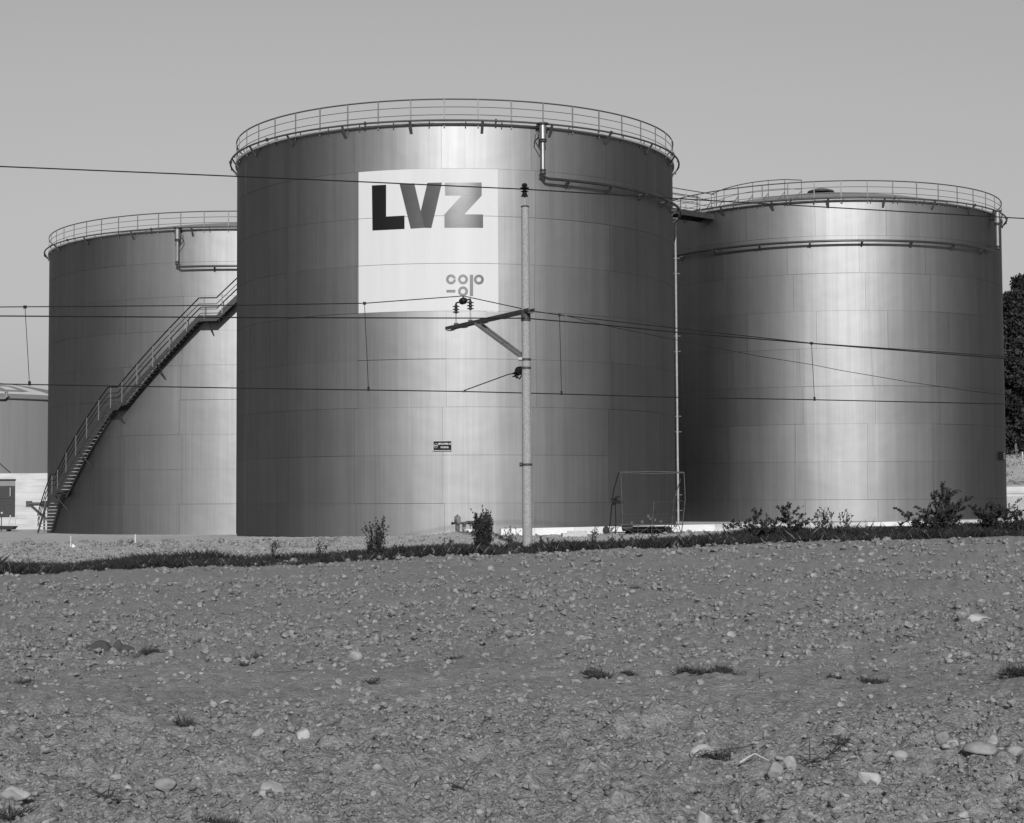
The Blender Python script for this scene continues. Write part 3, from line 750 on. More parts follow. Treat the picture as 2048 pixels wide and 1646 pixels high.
# ladder and trough at the left edge
def ladder():
    Y = 112.0; b0, b1 = at_depth(14, 1062, Y), at_depth(28, 1063, Y); t0, t1 = at_depth(12, 1031, Y), at_depth(23, 1031, Y)
    g = Vector((b0.x, Y, min(b0.z, gz(b0.x, Y)))); lean = Vector((0, 1.0, 0))
    T = thing('ladder', 'short pale ladder leaning below the dark door at the left edge', 'ladder', g)
    MB().bar(Vector((0, 0, 0)), t0+lean-g, .07, .05).build('stile', M['timber'], T)
    MB().bar(Vector((b1.x-g.x, 0, 0)), t1+lean-g, .07, .05).build('stile', M['timber'], T)
    for k in range(1, 5):
        u = k/4.6; MB().bar((t0+lean-g)*u, Vector((b1.x-g.x, 0, 0)).lerp(t1+lean-g, u), .04, .04).build('rung', M['timber'], T)
    p = at_depth(-10, 1057, Y-1); z = gz(p.x, Y-1)
    q = thing('trough', 'dark low trough lying beside the ladder at the left edge', 'trough', (p.x, Y-1, z))
    mb = MB(); mb.add([(-1.3, -.3, .12), (1.2, -.3, .12), (1.25, .3, .12), (-1.3, .3, .12), (-1.4, -.4, .4), (1.35, -.4, .34), (1.4, .4, .34), (-1.4, .4, .4)],
                      [(0, 3, 2, 1), (0, 1, 5, 4), (1, 2, 6, 5), (2, 3, 7, 6), (3, 0, 4, 7)]); mb.build('body', M['dark'], q)
    for x in (-.9, .9): MB().box((x, 0, .06), (.12, .7, .14)).build('skid', M['wood_dark'], q)
    lp = at_depth(3, 1026, Y-.5); L = thing('floodlight', 'small dark floodlight with a bright face below the dark door', 'lamp', (lp.x, Y-.5, gz(lp.x, Y-.5)))
    h = lp.z-gz(lp.x, Y-.5)
    MB().bar((0, 0, -.05), (0, 0, h-.1), .05, .05).build('stand', M['dark'], L)
    MB().lathe([(.05, -.3), (.16, -.12), (.2, .1)], (0, 0, h), 14, (.5, -1, .1)).build('housing', M['dark'], L)
    MB().lathe([(.06, .09), (.06, .115)], (0, 0, h), 14, (.5, -1, .1)).build('face', M['white'], L)
ladder()
# marker stakes
for (x, yb, yt), lb in zip(((142, 1062, 1040), (271, 1071, 1050)), ('white marker stake near the foot of the stair, left of the two', 'white marker stake in front of the left tank, right of the two')):
    p = on_ground(x, yb); h = (yb-yt)/F*p.y
    s = thing('marker_stake', lb, 'stake', p, group='white marker stakes')
    MB().add([(-.028, -.028, -.1), (.028, -.028, -.1), (.028, .028, -.1), (-.028, .028, -.1), (-.028, -.028, h), (.028, -.028, h), (.028, .028, h), (-.028, .028, h), (0, 0, h+.03)],
             [(0, 1, 5, 4), (1, 2, 6, 5), (2, 3, 7, 6), (3, 0, 4, 7), (4, 5, 8), (5, 6, 8), (6, 7, 8), (7, 4, 8)]).build('post', M['timber'], s)
    if x < 200: MB().add([(.03, -.08, -.02), (.28, -.1, -.02), (.3, .1, -.02), (.03, .1, -.02), (0.07, 0, .15)], [(0, 1, 4), (1, 2, 4), (2, 3, 4), (3, 0, 4)]).build('chock', M['conc2'], s)

# ------------------------------------------------------------------ low white wall in front of the tanks
def low_wall():
    pts = [(1002, 1057.5, 65.0), (1431, 1048.5, 67.9), (1735, 1044.5, 70.0), (2110, 1037.5, 72.6)]
    P = [at_depth(*p) for p in pts]
    T = thing('low_wall', 'low white concrete wall running in front of the middle and right tanks', 'wall', (P[0].x, P[0].y, gz(P[0].x, P[0].y)))
    o = T.location.copy()
    for k, (a, b) in enumerate(zip(P[:-1], P[1:])):
        d = Vector((b.x-a.x, b.y-a.y, 0)); Ls = d.length; d.normalize(); n = max(1, int(round(Ls/2.6))); nn = Vector((-d.y, d.x, 0))
        for i in range(n):
            p, q = a.lerp(b, i/n)+d*.006, a.lerp(b, (i+1)/n)-d*.006
            w = .22; lowz = min(gz(p.x, p.y), gz(q.x, q.y))-.25
            vs = [p, q, q+nn*w, p+nn*w]; vs = [Vector((v.x, v.y, lowz))-o for v in vs]+[v-o for v in vs]
            MB().add(vs, [(0, 1, 5, 4), (1, 2, 6, 5), (2, 3, 7, 6), (3, 0, 4, 7), (4, 5, 6, 7)]).build('block', M['conc2' if k != 1 else 'conc'], T)
low_wall()

# ------------------------------------------------------------------ hydrant and pipe bend
def hydrant():
    p = on_ground(915, 1063); z = p.z
    T = thing('hydrant', 'pale fire hydrant on the mound before the middle tank', 'hydrant', p)
    MB().lathe([(.16, -.1), (.16, .02), (.085, .04), (.085, .30), (.11, .34), (.13, .38), (.13, .46)], (0, 0, 0), 18).build('body', M['hydrant'], T)
    MB().lathe([(.118, .46), (.118, .485), (.128, .49), (.122, .60), (.12, .615), (.10, .63), (.05, .655), (.03, .66), (.025, .70)], (0, 0, 0), 18).build('bonnet', M['hydrant'], T)
    for s in (-1, 1):
        a = MB().tube([(s*.08, 0, .36), (s*.2, -.02, .36)], .04, 10).build('outlet', M['dark'], T)
        MB().lathe([(.055, 0), (.055, .07)], (s*.17, -.02, .355), 10, (s, 0, 0)).build('cap', M['dark'], a)
    q = on_ground(928, 1060); b = thing('pipe_bend', 'dark pipe bend on short legs beside the hydrant', 'pipe', q)
    MB().tube([(0, 0, -.2), (0, 0, .25), (.03, .01, .34), (.12, .02, .38), (.5, .1, .385), (.95, .3, .38)], .065, 10).build('pipe', M['dark'], b)
    MB().lathe([(.068, -.2), (.068, .2)], (0, 0, 0), 10).build('sleeve', M['hydrant'], b)
    for x in (.24, .8): MB().bar((x, .08, -.2), (x, .04, .34), .035, .035).build('leg', M['dark'], b)
    pl = on_ground(934, 1062); tag(MB().box((0, 0, .0), (.75, .45, .18)).build('concrete_slab', M['conc2'], None, pl+Vector((.25, .1, .03))), 'small white concrete slab at the foot of the dark pipe bend', 'slab')
hydrant()

# ------------------------------------------------------------------ tubular frame with a drum by the wall
def frame():
    g = on_ground(1290, 1069); k = g.y/F/10.62
    T = thing('drum_frame', 'rusty tubular frame trailer with a dark drum beside the white wall', 'trailer', g)
    def P(cx_, cy_, y=0.0): return Vector(((1200+cx_/10.62-1290)*g.y/F, y, (1478-cy_)*k))
    pale, dk = mat('worn_frame_paint', 0.055, 0.6, 0.1, 0.4, 8), M['black']
    def t(name, pts, r, m): return MB().tube(pts, r, 6).build(name, m, T)
    t('mast', [P(455, 145), P(462, 420), P(472, 760), P(480, 1290)], .020, pale); t('mast', [P(1797, 165), P(1808, 480), P(1815, 740), P(1758, 1230), P(1725, 1470)], .020, pale)
    t('top_bar', [P(400, 150, .2), P(480, 150), P(1200, 145), P(1800, 165)], .018, pale); t('brace_bar', [P(470, 165), P(1100, 192), P(1790, 176)], .016, pale)
    t('strut', [P(415, 160, .2), P(305, 560, .35), P(240, 1190, .5), P(205, 1440, .5)], .018, dk); t('strut', [P(1722, 310), P(1600, 720, .3), P(1560, 1200, .5), P(1530, 1460, .5)], .02, pale)
    t('strut', [P(330, 780, .1), P(345, 1180, .1), P(330, 1470, .1)], .02, dk); t('strut', [P(1690, 1290, .3), P(1725, 1470)], .014, dk)
    t('cross_bar', [P(1600, 730, .3), P(1740, 770)], .016, pale)
    t('bottom_rail', [P(430, 1275), P(1745, 1262)], .022, pale); t('bottom_rail', [P(300, 1440, .9), P(1600, 1440, .9)], .022, dk)
    for a, b in (((430, 1300), (800, 1485)), ((800, 1485), (1110, 1270)), ((1110, 1270), (1355, 1475)), ((815, 1275), (795, 1480)), ((1110, 1275), (1090, 1475)), ((1405, 1262), (1395, 1340))):
        t('brace', [P(*a), P(*b)], .014, pale)
    t('post', [P(1165, 790, .1), P(1140, 970, .1), P(1115, 1270, .05)], .018, pale)
    for y_, x0, x1 in ((785, 480, 1790), (1052, 400, 1500), (1125, 430, 1750), (1192, 420, 1740), (1235, 420, 700)):
        t('wire', [P(x0, y_, .15), P((x0+x1)/2, y_+6, .15), P(x1, y_, .15)], .004, M['rail'])
    MB().lathe([(.02, -.74), (.15, -.74), (.15, -.70), (.135, -.70), (.135, .70), (.15, .70), (.15, .74), (.02, .74)], P(980, 1385, .45), 20, (1, 0, 0)).build('drum', dk, T)
    MB().lathe([(.03, -.3), (.12, -.28), (.12, .1), (.05, .12)], P(640, 1330, .2), 14, (1, 0, .1)).build('motor', M['stairs'], T)
    for x, y in ((150, 0.5), (1460, .2)):
        w = MB().lathe([(.05, -.05), (.12, -.045), (.135, 0), (.12, .045), (.05, .05)], P(x, 1402, y)+Vector((0, 0, .04)), 16, (0.35, 1, 0)).build('wheel', M['rubber'], T)
        MB().lathe([(.03, -.052), (.03, .052)], P(x, 1402, y)+Vector((0, 0, .04)), 10, (0.35, 1, 0)).build('rim', M['dark'], w)
    mb = MB(); rr = random.Random(5)
    for i in range(10):
        c = P(330+rr.uniform(-50, 130), 730+rr.uniform(-70, 90), rr.uniform(.05, .25)); mb.box(c, (rr.uniform(.04, .16), .1, rr.uniform(.05, .16)), Matrix.Rotation(rr.uniform(-.7, .7), 3, 'Y'))
    mb.build('winch', dk, T)
    for cx_, cy_ in ((1035, 1090), (1075, 1145), (1130, 1110), (1300, 1205), (900, 1210), (680, 1230), (1180, 1170)):
        MB().box(P(cx_, cy_, .1), (rr.uniform(.05, .1), .06, rr.uniform(.05, .12)), Matrix.Rotation(rr.uniform(-.6, .6), 3, 'Y')).build('gear', M['rail'], T)
    mb = MB()
    for i in range(16):
        c = P(1500+rr.uniform(-60, 150), 1370+rr.uniform(-80, 90), rr.uniform(0, .4)); d = Vector((rr.uniform(-.12, .12), rr.uniform(-.1, .1), rr.uniform(-.12, .12))); MB().tube([c-d, c+d], .012, 5).build('linkage', M['rail'], T)
        c = P(280+rr.uniform(-90, 120), 1340+rr.uniform(-110, 90), rr.uniform(0, .4)); MB().tube([c-d, c+d], .012, 5).build('linkage', M['rail'], T)
frame()

# ------------------------------------------------------------------ railway mast and overhead line
MAST = on_ground(1055, 1097); MAST = Vector((MAST.x, 49.5, 0)); MAST.x = at_depth(1055, 1097, 49.5).x; MAST.z = gz(MAST.x, MAST.y)-.05
def insulator(name, c, axis, parent, n=3, r=.085, gap=.075, m=None):
    prof = [(.03, 0)]
    for i in range(n):
        z = .02+i*gap; prof += [(.045, z), (r, z+.012), (r*.96, z+.028), (.045, z+.05)]
    prof += [(.03, .02+n*gap), (.03, .04+n*gap)]
    return MB().lathe(prof, c, 14, axis).build(name, m or M['ceramic'], parent)
def mast():
    o = MAST; zt = at_depth(1050, 414, 49.5)
    T = thing('railway_mast', 'round concrete railway mast with a bracket arm, standing on the verge', 'mast', o)
    top = zt-o; base = Vector((0, 0, -.3))
    def ax(z): return Vector((top.x*z/top.z, 0, z))
    def rad(z): return .150-.040*z/top.z
    mb = MB(); mb.tube([ax(-.4), ax(top.z*.33), ax(top.z*.66), ax(top.z)], [rad(0), rad(top.z*.33), rad(top.z*.66), rad(top.z)], 24); mb.build('pole', M['concpole'], T)
    MB().lathe([(.125, 0), (.125, .03), (.07, .05)], ax(top.z-.005), 20).build('cap', M['dark'], T)
    MB().tube([ax(top.z), ax(top.z+.32)], .016, 6).build('pin', M['galv'], T)
    zi = at_depth(1049, 393, 49.5).z-o.z
    MB().lathe([(.02, -.02), (.11, 0), (.07, .08), (.06, .12), (.12, .15), (.05, .18), (.05, .21), (.14, .24), (.13, .26), (.06, .27), (.09, .33), (.07, .38), (.02, .40)], ax(zi)+Vector((-.01, 0, 0)), 16).build('top_insulator', M['ceramic'], T)
    def Z(py): return at_depth(1052, py, 49.5).z-o.z
    for py, h in ((628, .11), (637, .08), (719, .03), (736, .03), (929, .03)):
        z = Z(py); MB().lathe([(rad(z)+.018, -h), (rad(z)+.018, h)], ax(z), 20).build('clamp', M['dark'], T)
    MB().lathe([(.06, -.04), (.06, .04)], ax(Z(929))+Vector((-.18, -.05, 0)), 10, (1, 0, 0)).build('clamp_bolt', M['dark'], T)
    # bracket arm: two channels side by side, running away over the track
    a = ax(Z(622))+Vector((.16, -.28, 0)); e = at_depth(897, 657, 54.0)-o; d = (e-a).normalized(); n = Vector((-d.y, d.x, 0)).normalized()
    arm = MB().bar(a+n*.10, e+n*.10, .04, .10).build('arm', M['stairs'], T)
    MB().bar(a-n*.10, e-n*.10, .04, .10).build('arm', M['stairs'], T)
    for u in (.02, .30, .55, .80, .97): p = a.lerp(e, u); MB().box(p+Vector((0, 0, -.075)), (.30, .16, .02), Matrix.Rotation(math.atan2(d.y, d.x), 3, 'Z')).build('batten', M['railpost'], T)
    # brace
    b0 = ax(Z(712))+Vector((-.12, .05, 0)); b1 = a.lerp(e, .62)+Vector((0, 0, -.06))
    for s in (-1, 1): MB().bar(b0+n*.07*s, b1+n*.09*s, .07, .09).build('brace', M['railpost'], T)
    MB().lathe([(.06, -.06), (.06, .06)], ax(Z(718))+Vector((-.17, -.02, 0)), 10, (1, 0, 0)).build('brace_foot', M['galv'], T)
    # post insulators on the arm
    tops = []
    for px_, pyb, pym, pyt in ((911, 655, 627, 606), (941, 645, 620, 598)):
        u = min(range(60), key=lambda i: abs(_proj(o+a.lerp(e, i/60))[0]-px_))/60; b = a.lerp(e, u)+Vector((0, 0, .07)); Yd = (o+b).y
        zm, zt_ = at_depth(px_, pym, Yd).z-o.z, at_depth(px_, pyt, Yd).z-o.z
        st = MB().tube([b, Vector((b.x, b.y, zm))], .022, 8).build('insulator_pin', M['galv'], T)
        MB().lathe([(.07, 0), (.07, .05)], b, 10).build('nut', M['rail'], st)
        insulator('insulator', Vector((b.x, b.y, zm)), None, T, 3, .112, (zt_-zm-.06)/3); tops.append(Vector((b.x, b.y, zt_)))
    MB().tube(tops, .025, 8).build('link_bar', M['dark'], T)
    mid = (tops[0]+tops[1])/2; dd = (tops[1]-tops[0]).normalized()
    MB().lathe([(.03, -.15), (.09, -.13), (.11, -.06), (.04, -.05), (.04, .05), (.11, .06), (.09, .13), (.03, .15)], mid+Vector((0, 0, .0)), 16, dd).build('saddle', M['ceramic'], T)
    MB().tube([mid+Vector((0, 0, .05)), mid+Vector((0, 0, .17))], .025, 6).build('wire_clip', M['dark'], T)
    # steady arm holding the contact wire
    s0 = ax(Z(736))+Vector((-.05, .1, 0)); s1 = at_depth(1016, 749, 50.6)-o; s2 = at_depth(934, 779, 53.3)-o; s3 = at_depth(928, 783, 53.5)-o
    q = insulator('steady_insulator', at_depth(1042, 741, 49.8)-o, (at_depth(1010, 747, 50.9)-o)-(at_depth(1042, 741, 49.8)-o), T, 2, .13, .14)
    insulator('steady_insulator', at_depth(1030, 743, 50.2)-o, Vector((.3, -.1, -1)), T, 2, .13, .09)
    MB().tube([s1+Vector((.45, -.3, .06)), s1, s2, s3+Vector((0, 0, .03)), s3], .018, 7).build('steady_arm', M['dark'], T)
    MB().box(s3, (.10, .06, .05)).build('wire_clamp', M['dark'], T)
    MB().tube([at_depth(1034, 752, 49.9)-o, at_depth(1039, 758, 49.8)-o, at_depth(1044, 750, 49.6)-o, at_depth(1046, 740, 49.5)-o], .022, 6).build('bracket', M['rail'], T)
    return mid+o+Vector((0, 0, .16)), s3+o
def _proj(P):
    v = Vector((P.x, P.y, P.z-CZ)); z = v.dot(FWD); return W/2+F*v.dot(RT)/z, H/2-F*v.dot(UPV)/z
MSG, CON = mast()

def wire(name, pts, r, label, n=5):
    o = tag(MB().tube(pts, r, n).build(name, M['wire']), label, 'wire'); return o
def run(pxs, P0, ext=25.0):
    pts = [at_plane(x, y, P0, TD) for x, y in pxs]
    a = pts[0]+(pts[0]-pts[1]).normalized()*ext; b = pts[-1]+(pts[-1]-pts[-2]).normalized()*ext
    return [a]+pts+[b]
top0 = at_depth(1049, 379, 49.5)
wire('feeder_wire', run([(0, 333), (350, 347.5), (720, 363.5), (1049, 378.5), (1400, 400), (1750, 420), (2048, 437)], top0), .019, 'topmost feeder wire crossing over the mast head insulator')
mw = [at_plane(x, y, MSG, TD) for x, y in ((0, 614), (475, 610.5), (730, 606.5))]+[MSG]+[at_plane(x, y, MSG, TD) for x, y in ((1065, 622), (1119, 630), (1348, 656), (1624, 686.5), (2010, 713))]
mw = [mw[0]+(mw[0]-mw[1]).normalized()*25]+mw+[mw[-1]+(mw[-1]-mw[-2]).normalized()*25]
wire('messenger_wire', mw, .016, 'messenger wire carried by the arm insulators, rising to a point above the arm')
wire('earth_wire', run([(0, 632), (470, 635), (1050, 636.5), (1200, 649), (1348, 664), (1668, 690.5), (2010, 717)], at_depth(1055, 637, 49.4)), .019, 'level wire clamped to the mast just below the arm')
cw = [at_plane(x, y, CON, TD) for x, y in ((0, 768), (470, 776), (735, 780))]+[CON]+[at_plane(x, y, CON, TD) for x, y in ((1122, 788), (1348, 794.5), (1629, 799.5), (2010, 808))]
cw = [cw[0]+(cw[0]-cw[1]).normalized()*25]+cw+[cw[-1]+(cw[-1]-cw[-2]).normalized()*25]
wire('contact_wire', cw, .018, 'lowest contact wire held by the steady arm, across all three tanks')
wire('anchor_wire', [at_plane(x, y, MSG, TD) for x, y in ((1132, 631.5), (1182, 644), (1231, 655.3), (1348, 679), (1515, 712), (1626, 729.6), (1680, 740.5), (1818, 764), (1946, 782.5), (2010, 790), (2200, 812))], .010, 'thin wire slanting down to the right from its clamp beside the mast')
for (x0, y0, x1, y1), lb in zip(((50, 614, 59, 768.8), (729, 606.6, 737, 779.8), (1119, 630, 1123, 788), (1623, 686.5, 1629, 799.5)),
                                ('dropper wire at the far left, against the sky', 'dropper wire in front of the left half of the middle tank', 'dropper wire just right of the mast', 'dropper wire in front of the right tank')):
    a, b = at_plane(x0, y0, MSG, TD), at_plane(x1, y1, CON, TD)
    d = thing('dropper_wire', lb, 'wire', b, group='dropper wires between messenger and contact wire')
    MB().tube([a-b, Vector((0, 0, 0))], .010, 4).build('wire', M['wire'], d)
    MB().box(a-b, (.09, .05, .09)).build('clamp', M['black'], d); MB().box(Vector((0, 0, .03)), (.07, .05, .13)).build('clamp', M['black'], d)
c = at_plane(1130, 631.5, MSG, TD); tag(MB().box((0, 0, 0), (.12, .03, .04)).build('wire_splice', M['dark'], None, c), 'small dark splice clamp where the thin slanting wire begins', 'clamp')

# ------------------------------------------------------------------ plants
class Leaves:
    """collects small leaf quads into one mesh"""
    def __init__(s): s.v = []
    def leaf(s, p, d, l, w, r):
        d = d.normalized(); a = d.cross(Vector((r.uniform(-1, 1), r.uniform(-1, 1), r.uniform(-.3, 1))))
        if a.length < 1e-3: a = Vector((1, 0, 0))
        a.normalize(); s.v += [tuple(p), tuple(p+d*l*.5+a*w*.5), tuple(p+d*l), tuple(p+d*l*.5-a*w*.5)]
    def build(s, name, m, parent):
        V = np.array(s.v); Fq = np.arange(len(V)).reshape(-1, 4)
        return link(name, np_mesh(name, V, Fq, m, False), parent)
def rdir(r, up=0.0):
    v = Vector((r.gauss(0, 1), r.gauss(0, 1), r.gauss(0, 1)+up)); return v.normalized()

def shrub(px_, pyb, wpx, hpx, label, seed, stems=7, leafy=1.0, upright=0.0, leaf=.068, dense=2, group='plants along the verge', depth_off=.9, name='shrub', lean=0.0, droop=0.0):
    d = ray(px_, pyb); 
    P = at_plane(px_, pyb, (0.45, 47.9+depth_off), TD); z = gz(P.x, P.y); P = Vector((P.x, P.y, z))
    s = P.y/F; hw, hh = wpx*s/2, max(hpx*s+(at_depth(px_, pyb, P.y).z-z), .1)
    r = random.Random(seed); T = thing(name, label, 'plant' if name != 'shrub' else 'shrub', P, group=group)
    tb = MB(); lv = Leaves()
    def grow(p, dr, length, rad, lev):
        k = 4; pts = [p]; q = p.copy(); dd = dr.copy()
        for i in range(k):
            dd = (dd+rdir(r)*.16+Vector((0, 0, -droop*.15*lev))).normalized(); q = q+dd*length/k; pts.append(q.copy())
        tb.tube(pts, [rad*(1-.8*i/k) for i in range(k+1)], 4, False)
        if lev < dense:
            for j in range(r.randint(3, 5)):
                i = r.randint(1, k); nd = (dd*(1+1.6*upright)+rdir(r, .25)*1.0); nd.z = nd.z*(.7+.3*upright); nd.normalize()
                grow(pts[i], nd, length*r.uniform(.32, .55), rad*.5, lev+1)
        m = int(leafy*(8 if lev == 0 else 15))
        for j in range(m):
            u = r.uniform((.25-.22*upright) if lev == 0 else .05, 1)*k; i = min(int(u), k-1); c = pts[i].lerp(pts[i+1], u-i)
            lv.leaf(c, (rdir(r)+dd*.6), leaf*r.uniform(.6, 1.3), leaf*r.uniform(.4, .75), r)
    for i in range(stems):
        a = 2*pi*i/stems+r.uniform(-.4, .4); sp = r.uniform(.25, 1.0)
        ex = Vector((math.cos(a)*hw*sp*(1-.45*upright)+lean*hw, math.sin(a)*hw*sp*.7, hh*r.uniform(.72, 1.0)*(1-.35*(sp if upright < .5 else 0))))
        p0 = Vector((math.cos(a)*hw*.12*(1+upright*2.5), math.sin(a)*hw*.12, -.05))
        e = ex*r.uniform(.75, .95); grow(p0, (e-p0).normalized(), (e-p0).length, .012, 0)
    tb.build('stem', M['twig'], T); lv.build('foliage', M['leaf'], T)
    return T
shrub(1510, 1074, 105, 58, 'spreading dark shrub nearest the drum frame trailer', 1, 8, 1.1, lean=.15)
shrub(1588, 1071, 112, 66, 'ragged dark shrub with one high arching twig before the right tank', 2, 8, 1.0)
shrub(1650, 1068, 58, 46, 'upright leafy weed clump between the ragged shrub and a thin weed', 3, 9, 1.0, 1.0, .06, 1, name='weed_clump')
shrub(1690, 1066, 40, 40, 'thin weed clump right of the upright leafy one', 4, 6, 1.0, 1.0, .055, 1, name='weed_clump')
shrub(1738, 1064, 34, 38, 'bare two-stemmed sprig before the white wall', 5, 3, .45, .6, .05, 0, name='sprig')
shrub(1845, 1061, 120, 66, 'wide dark shrub with flat branches before the right tank', 6, 10, 1.35, droop=.5)
shrub(1893, 1059, 92, 74, 'tallest dark shrub, pointed, before the right tank', 7, 9, 1.35, .5)
shrub(1985, 1056, 92, 62, 'dark forked shrub at the right edge of the right tank', 8, 10, 1.4, .3)
shrub(2036, 1054, 60, 40, 'low pale-topped shrub at the right border of the picture', 9, 7, .9)
shrub(751, 1110, 52, 58, 'tall bundled weed left of the hydrant', 10, 18, 1.2, 1.0, .065, 1, name='weed_clump')
shrub(966, 1103, 54, 66, 'dense dark bundled weed right of the hydrant', 11, 26, 1.7, 1.0, .07, 1, name='weed_clump')
k = 20
for x, y, w, h, lb in ((545, 1113, 30, 32, 'thin dry weed on the verge left of the middle tank sign'), (636, 1114, 34, 30, 'thin dry weeds midway along the verge before the middle tank'), (893, 1101, 44, 18, 'low sprawling weed just left of the dense bundled weed'),
                       (1022, 1100, 26, 42, 'wispy dry stalks between the dense weed and the mast'), (1092, 1096, 44, 18, 'low weed at the right foot of the mast'), (1186, 1090, 20, 32, 'single thin weed between mast and trailer'),
                       (1222, 1092, 60, 20, 'low dark weed before the trailer'), (1270, 1088, 40, 16, 'low weed under the drum of the trailer'), (800, 1113, 30, 22, 'small weed right of the tall bundled weed'), (1305, 1086, 34, 24, 'small weed below the right half of the trailer')):
    k += 1; shrub(x, y, w, h, lb, k, 5, .7, .7, .05, 1, name='weed', group='small weeds on the verge')

def _two_tone(me, n):
    me.materials.append(M['drytwig']); me.polygons.foreach_set('material_index', (rng.random(n) < .05).astype(np.int32)); return me
def grass_verge():
    n = 120000; x = rng.uniform(-23, 29, n); vy = verge_y(x)
    wid = 2.5+.9*vnoise(x*.5, x*0, 4)+.9*np.exp(-((x+14)/2.2)**2)+0.5*smooth(5, 16, x)
    u = rng.beta(1.5, 1.7, n); y = vy+u*wid-0.15+.25*vnoise(x*1.3, x*0+3, 2)
    dens = vnoise(x*.9, y*.9, 6)+.5+.35*smooth(4, 10, x); keep = rng.random(n) < np.clip(dens*1.8, .55, 1)*np.where((x > -.5) & (x < 1.6), .75, 1)
    x, y, u = x[keep], y[keep], u[keep]; n = len(x)
    z = ground_z(x, y)-.02
    h = rng.uniform(.08, .28, n)*(1+.6*np.clip(vnoise(x*.8, y*.8, 1)*2, -.5, 1))*(1+.5*np.exp(-((x+13.8)/1.0)**2))*(.8+.5*np.clip(vnoise(x*.35, x*0+7, 3)+.4, 0, 1))*(1-.12*(1-smooth(-12, 0, x)))
    tall = rng.random(n) < .015; h = np.where(tall, h*1.5, h)
    a = rng.uniform(0, 2*pi, n); w = rng.uniform(.004, .010, n); dx, dy = np.cos(a)*w, np.sin(a)*w
    lx, ly = rng.normal(0, .45, n)*h, rng.normal(0, .45, n)*h
    V = np.stack([np.stack([x-dx, y-dy, z], -1), np.stack([x+dx, y+dy, z], -1), np.stack([x+dx*.7+lx*.45, y+dy*.7+ly*.45, z+h*.6], -1), np.stack([x+lx, y+ly, z+h], -1)], 1).reshape(-1, 3)
    kind(tag(link('verge_grass', _two_tone(np_mesh('verge_grass', V, np.arange(len(V)).reshape(-1, 4), M['grass'], False), n)), 'dark strip of short grass along the edge of the field', 'grass'), 'stuff')
grass_verge()

def tree(px_, Y, top_py, wpx, label, seed, bare=.10):
    b = at_depth(px_, 920, Y); z = gz(b.x, Y); P = Vector((b.x, Y, z)); hh = at_depth(px_, top_py, Y).z-z; hw = wpx*Y/F/2
    r = random.Random(seed); T = thing('forest_tree', label, 'tree', P, group='trees at the forest edge')
    tb = MB(); tb.tube([(0, 0, -.3), (.1, 0, hh*.3), (r.uniform(-.3, .3), 0, hh*.65), (0, 0, hh*.95)], [.15, .12, .08, .03], 8)
    lv = Leaves()
    for i in range(95):
        f = bare+(1-bare)*(i+.5)/95; prof = (math.sin(pi*min(1, f*.55+.42))**.8)*(1-f*.35) if f < .97 else .2
        prof = max(.12, (1-(max(f-.35, 0)/.65)**1.7)) if f > .35 else .55+.45*f/.35
        a = r.uniform(0, 2*pi); L = hw*prof*r.uniform(.55, 1.05); s = Vector((0, 0, hh*f)); e = s+Vector((math.cos(a)*L, math.sin(a)*L, r.uniform(-.4, .9)))
        if i % 3 == 0: tb.tube([s, s.lerp(e, .5)+Vector((0, 0, .15)), e], [.06, .04, .015], 5, False)
        for j in range(3):
            c = s.lerp(e, r.uniform(.35, 1.0)); cr = r.uniform(.45, .95)
            for q in range(52):
                v = rdir(r); lv.leaf(c+Vector((v.x*cr, v.y*cr, v.z*cr*.6))*r.random()**.4, rdir(r), r.uniform(.24, .5), r.uniform(.15, .3), r)
    tb.build('trunk', M['bark'], T); lv.build('crown', M['treeleaf'], T)
for i, (x, Y, t, w, lb) in enumerate(((2032, 148, 592, 95, 'forest tree with a bare pale trunk just right of the right tank'), (2052, 156, 555, 110, 'tallest forest tree at the right border'), (2003, 160, 628, 100, 'forest tree half hidden behind the right tank'),
                                      (2085, 150, 560, 110, 'forest tree just outside the right border'), (2020, 170, 640, 110, 'second row forest tree behind the pale trunk'), (2068, 172, 575, 120, 'second row forest tree behind the tallest one'), (2040, 180, 600, 130, 'third row forest tree filling the gap between the border trees'), (2012, 186, 650, 130, 'third row forest tree close behind the right tank'))):
    tree(x, Y, t, w, lb, 40+i)
# undergrowth below the trees
def undergrowth():
    r = random.Random(99); lv = Leaves()
    for i in range(16000):
        x = r.uniform(36, 62); y = r.uniform(147, 176); z = gz(x, y)
        lv.leaf(Vector((x, y, z+r.random()**1.3*4.2*min(1, (y-146)/6))), rdir(r), r.uniform(.2, .45), r.uniform(.15, .3), r)
    kind(tag(lv.build('undergrowth', M['treeleaf'], None), 'dark undergrowth beneath the forest trees', 'undergrowth'), 'stuff')
undergrowth()
def slope_weeds():
    r = random.Random(77); lv = Leaves()
    for i in range(700):
        cx_, cy_ = r.uniform(29, 62), r.uniform(117, 147); z0_ = gz(cx_, cy_); hh = r.uniform(.1, .5)
        for j in range(9): lv.leaf(Vector((cx_+r.gauss(0, .25), cy_+r.gauss(0, .25), z0_+r.random()*hh)), rdir(r, .5), r.uniform(.1, .28), r.uniform(.05, .12), r)
    kind(tag(lv.build('slope_weeds', M['drytwig'], None), 'scattered low weeds on the pale slope below the forest trees', 'weeds'), 'stuff')
slope_weeds()
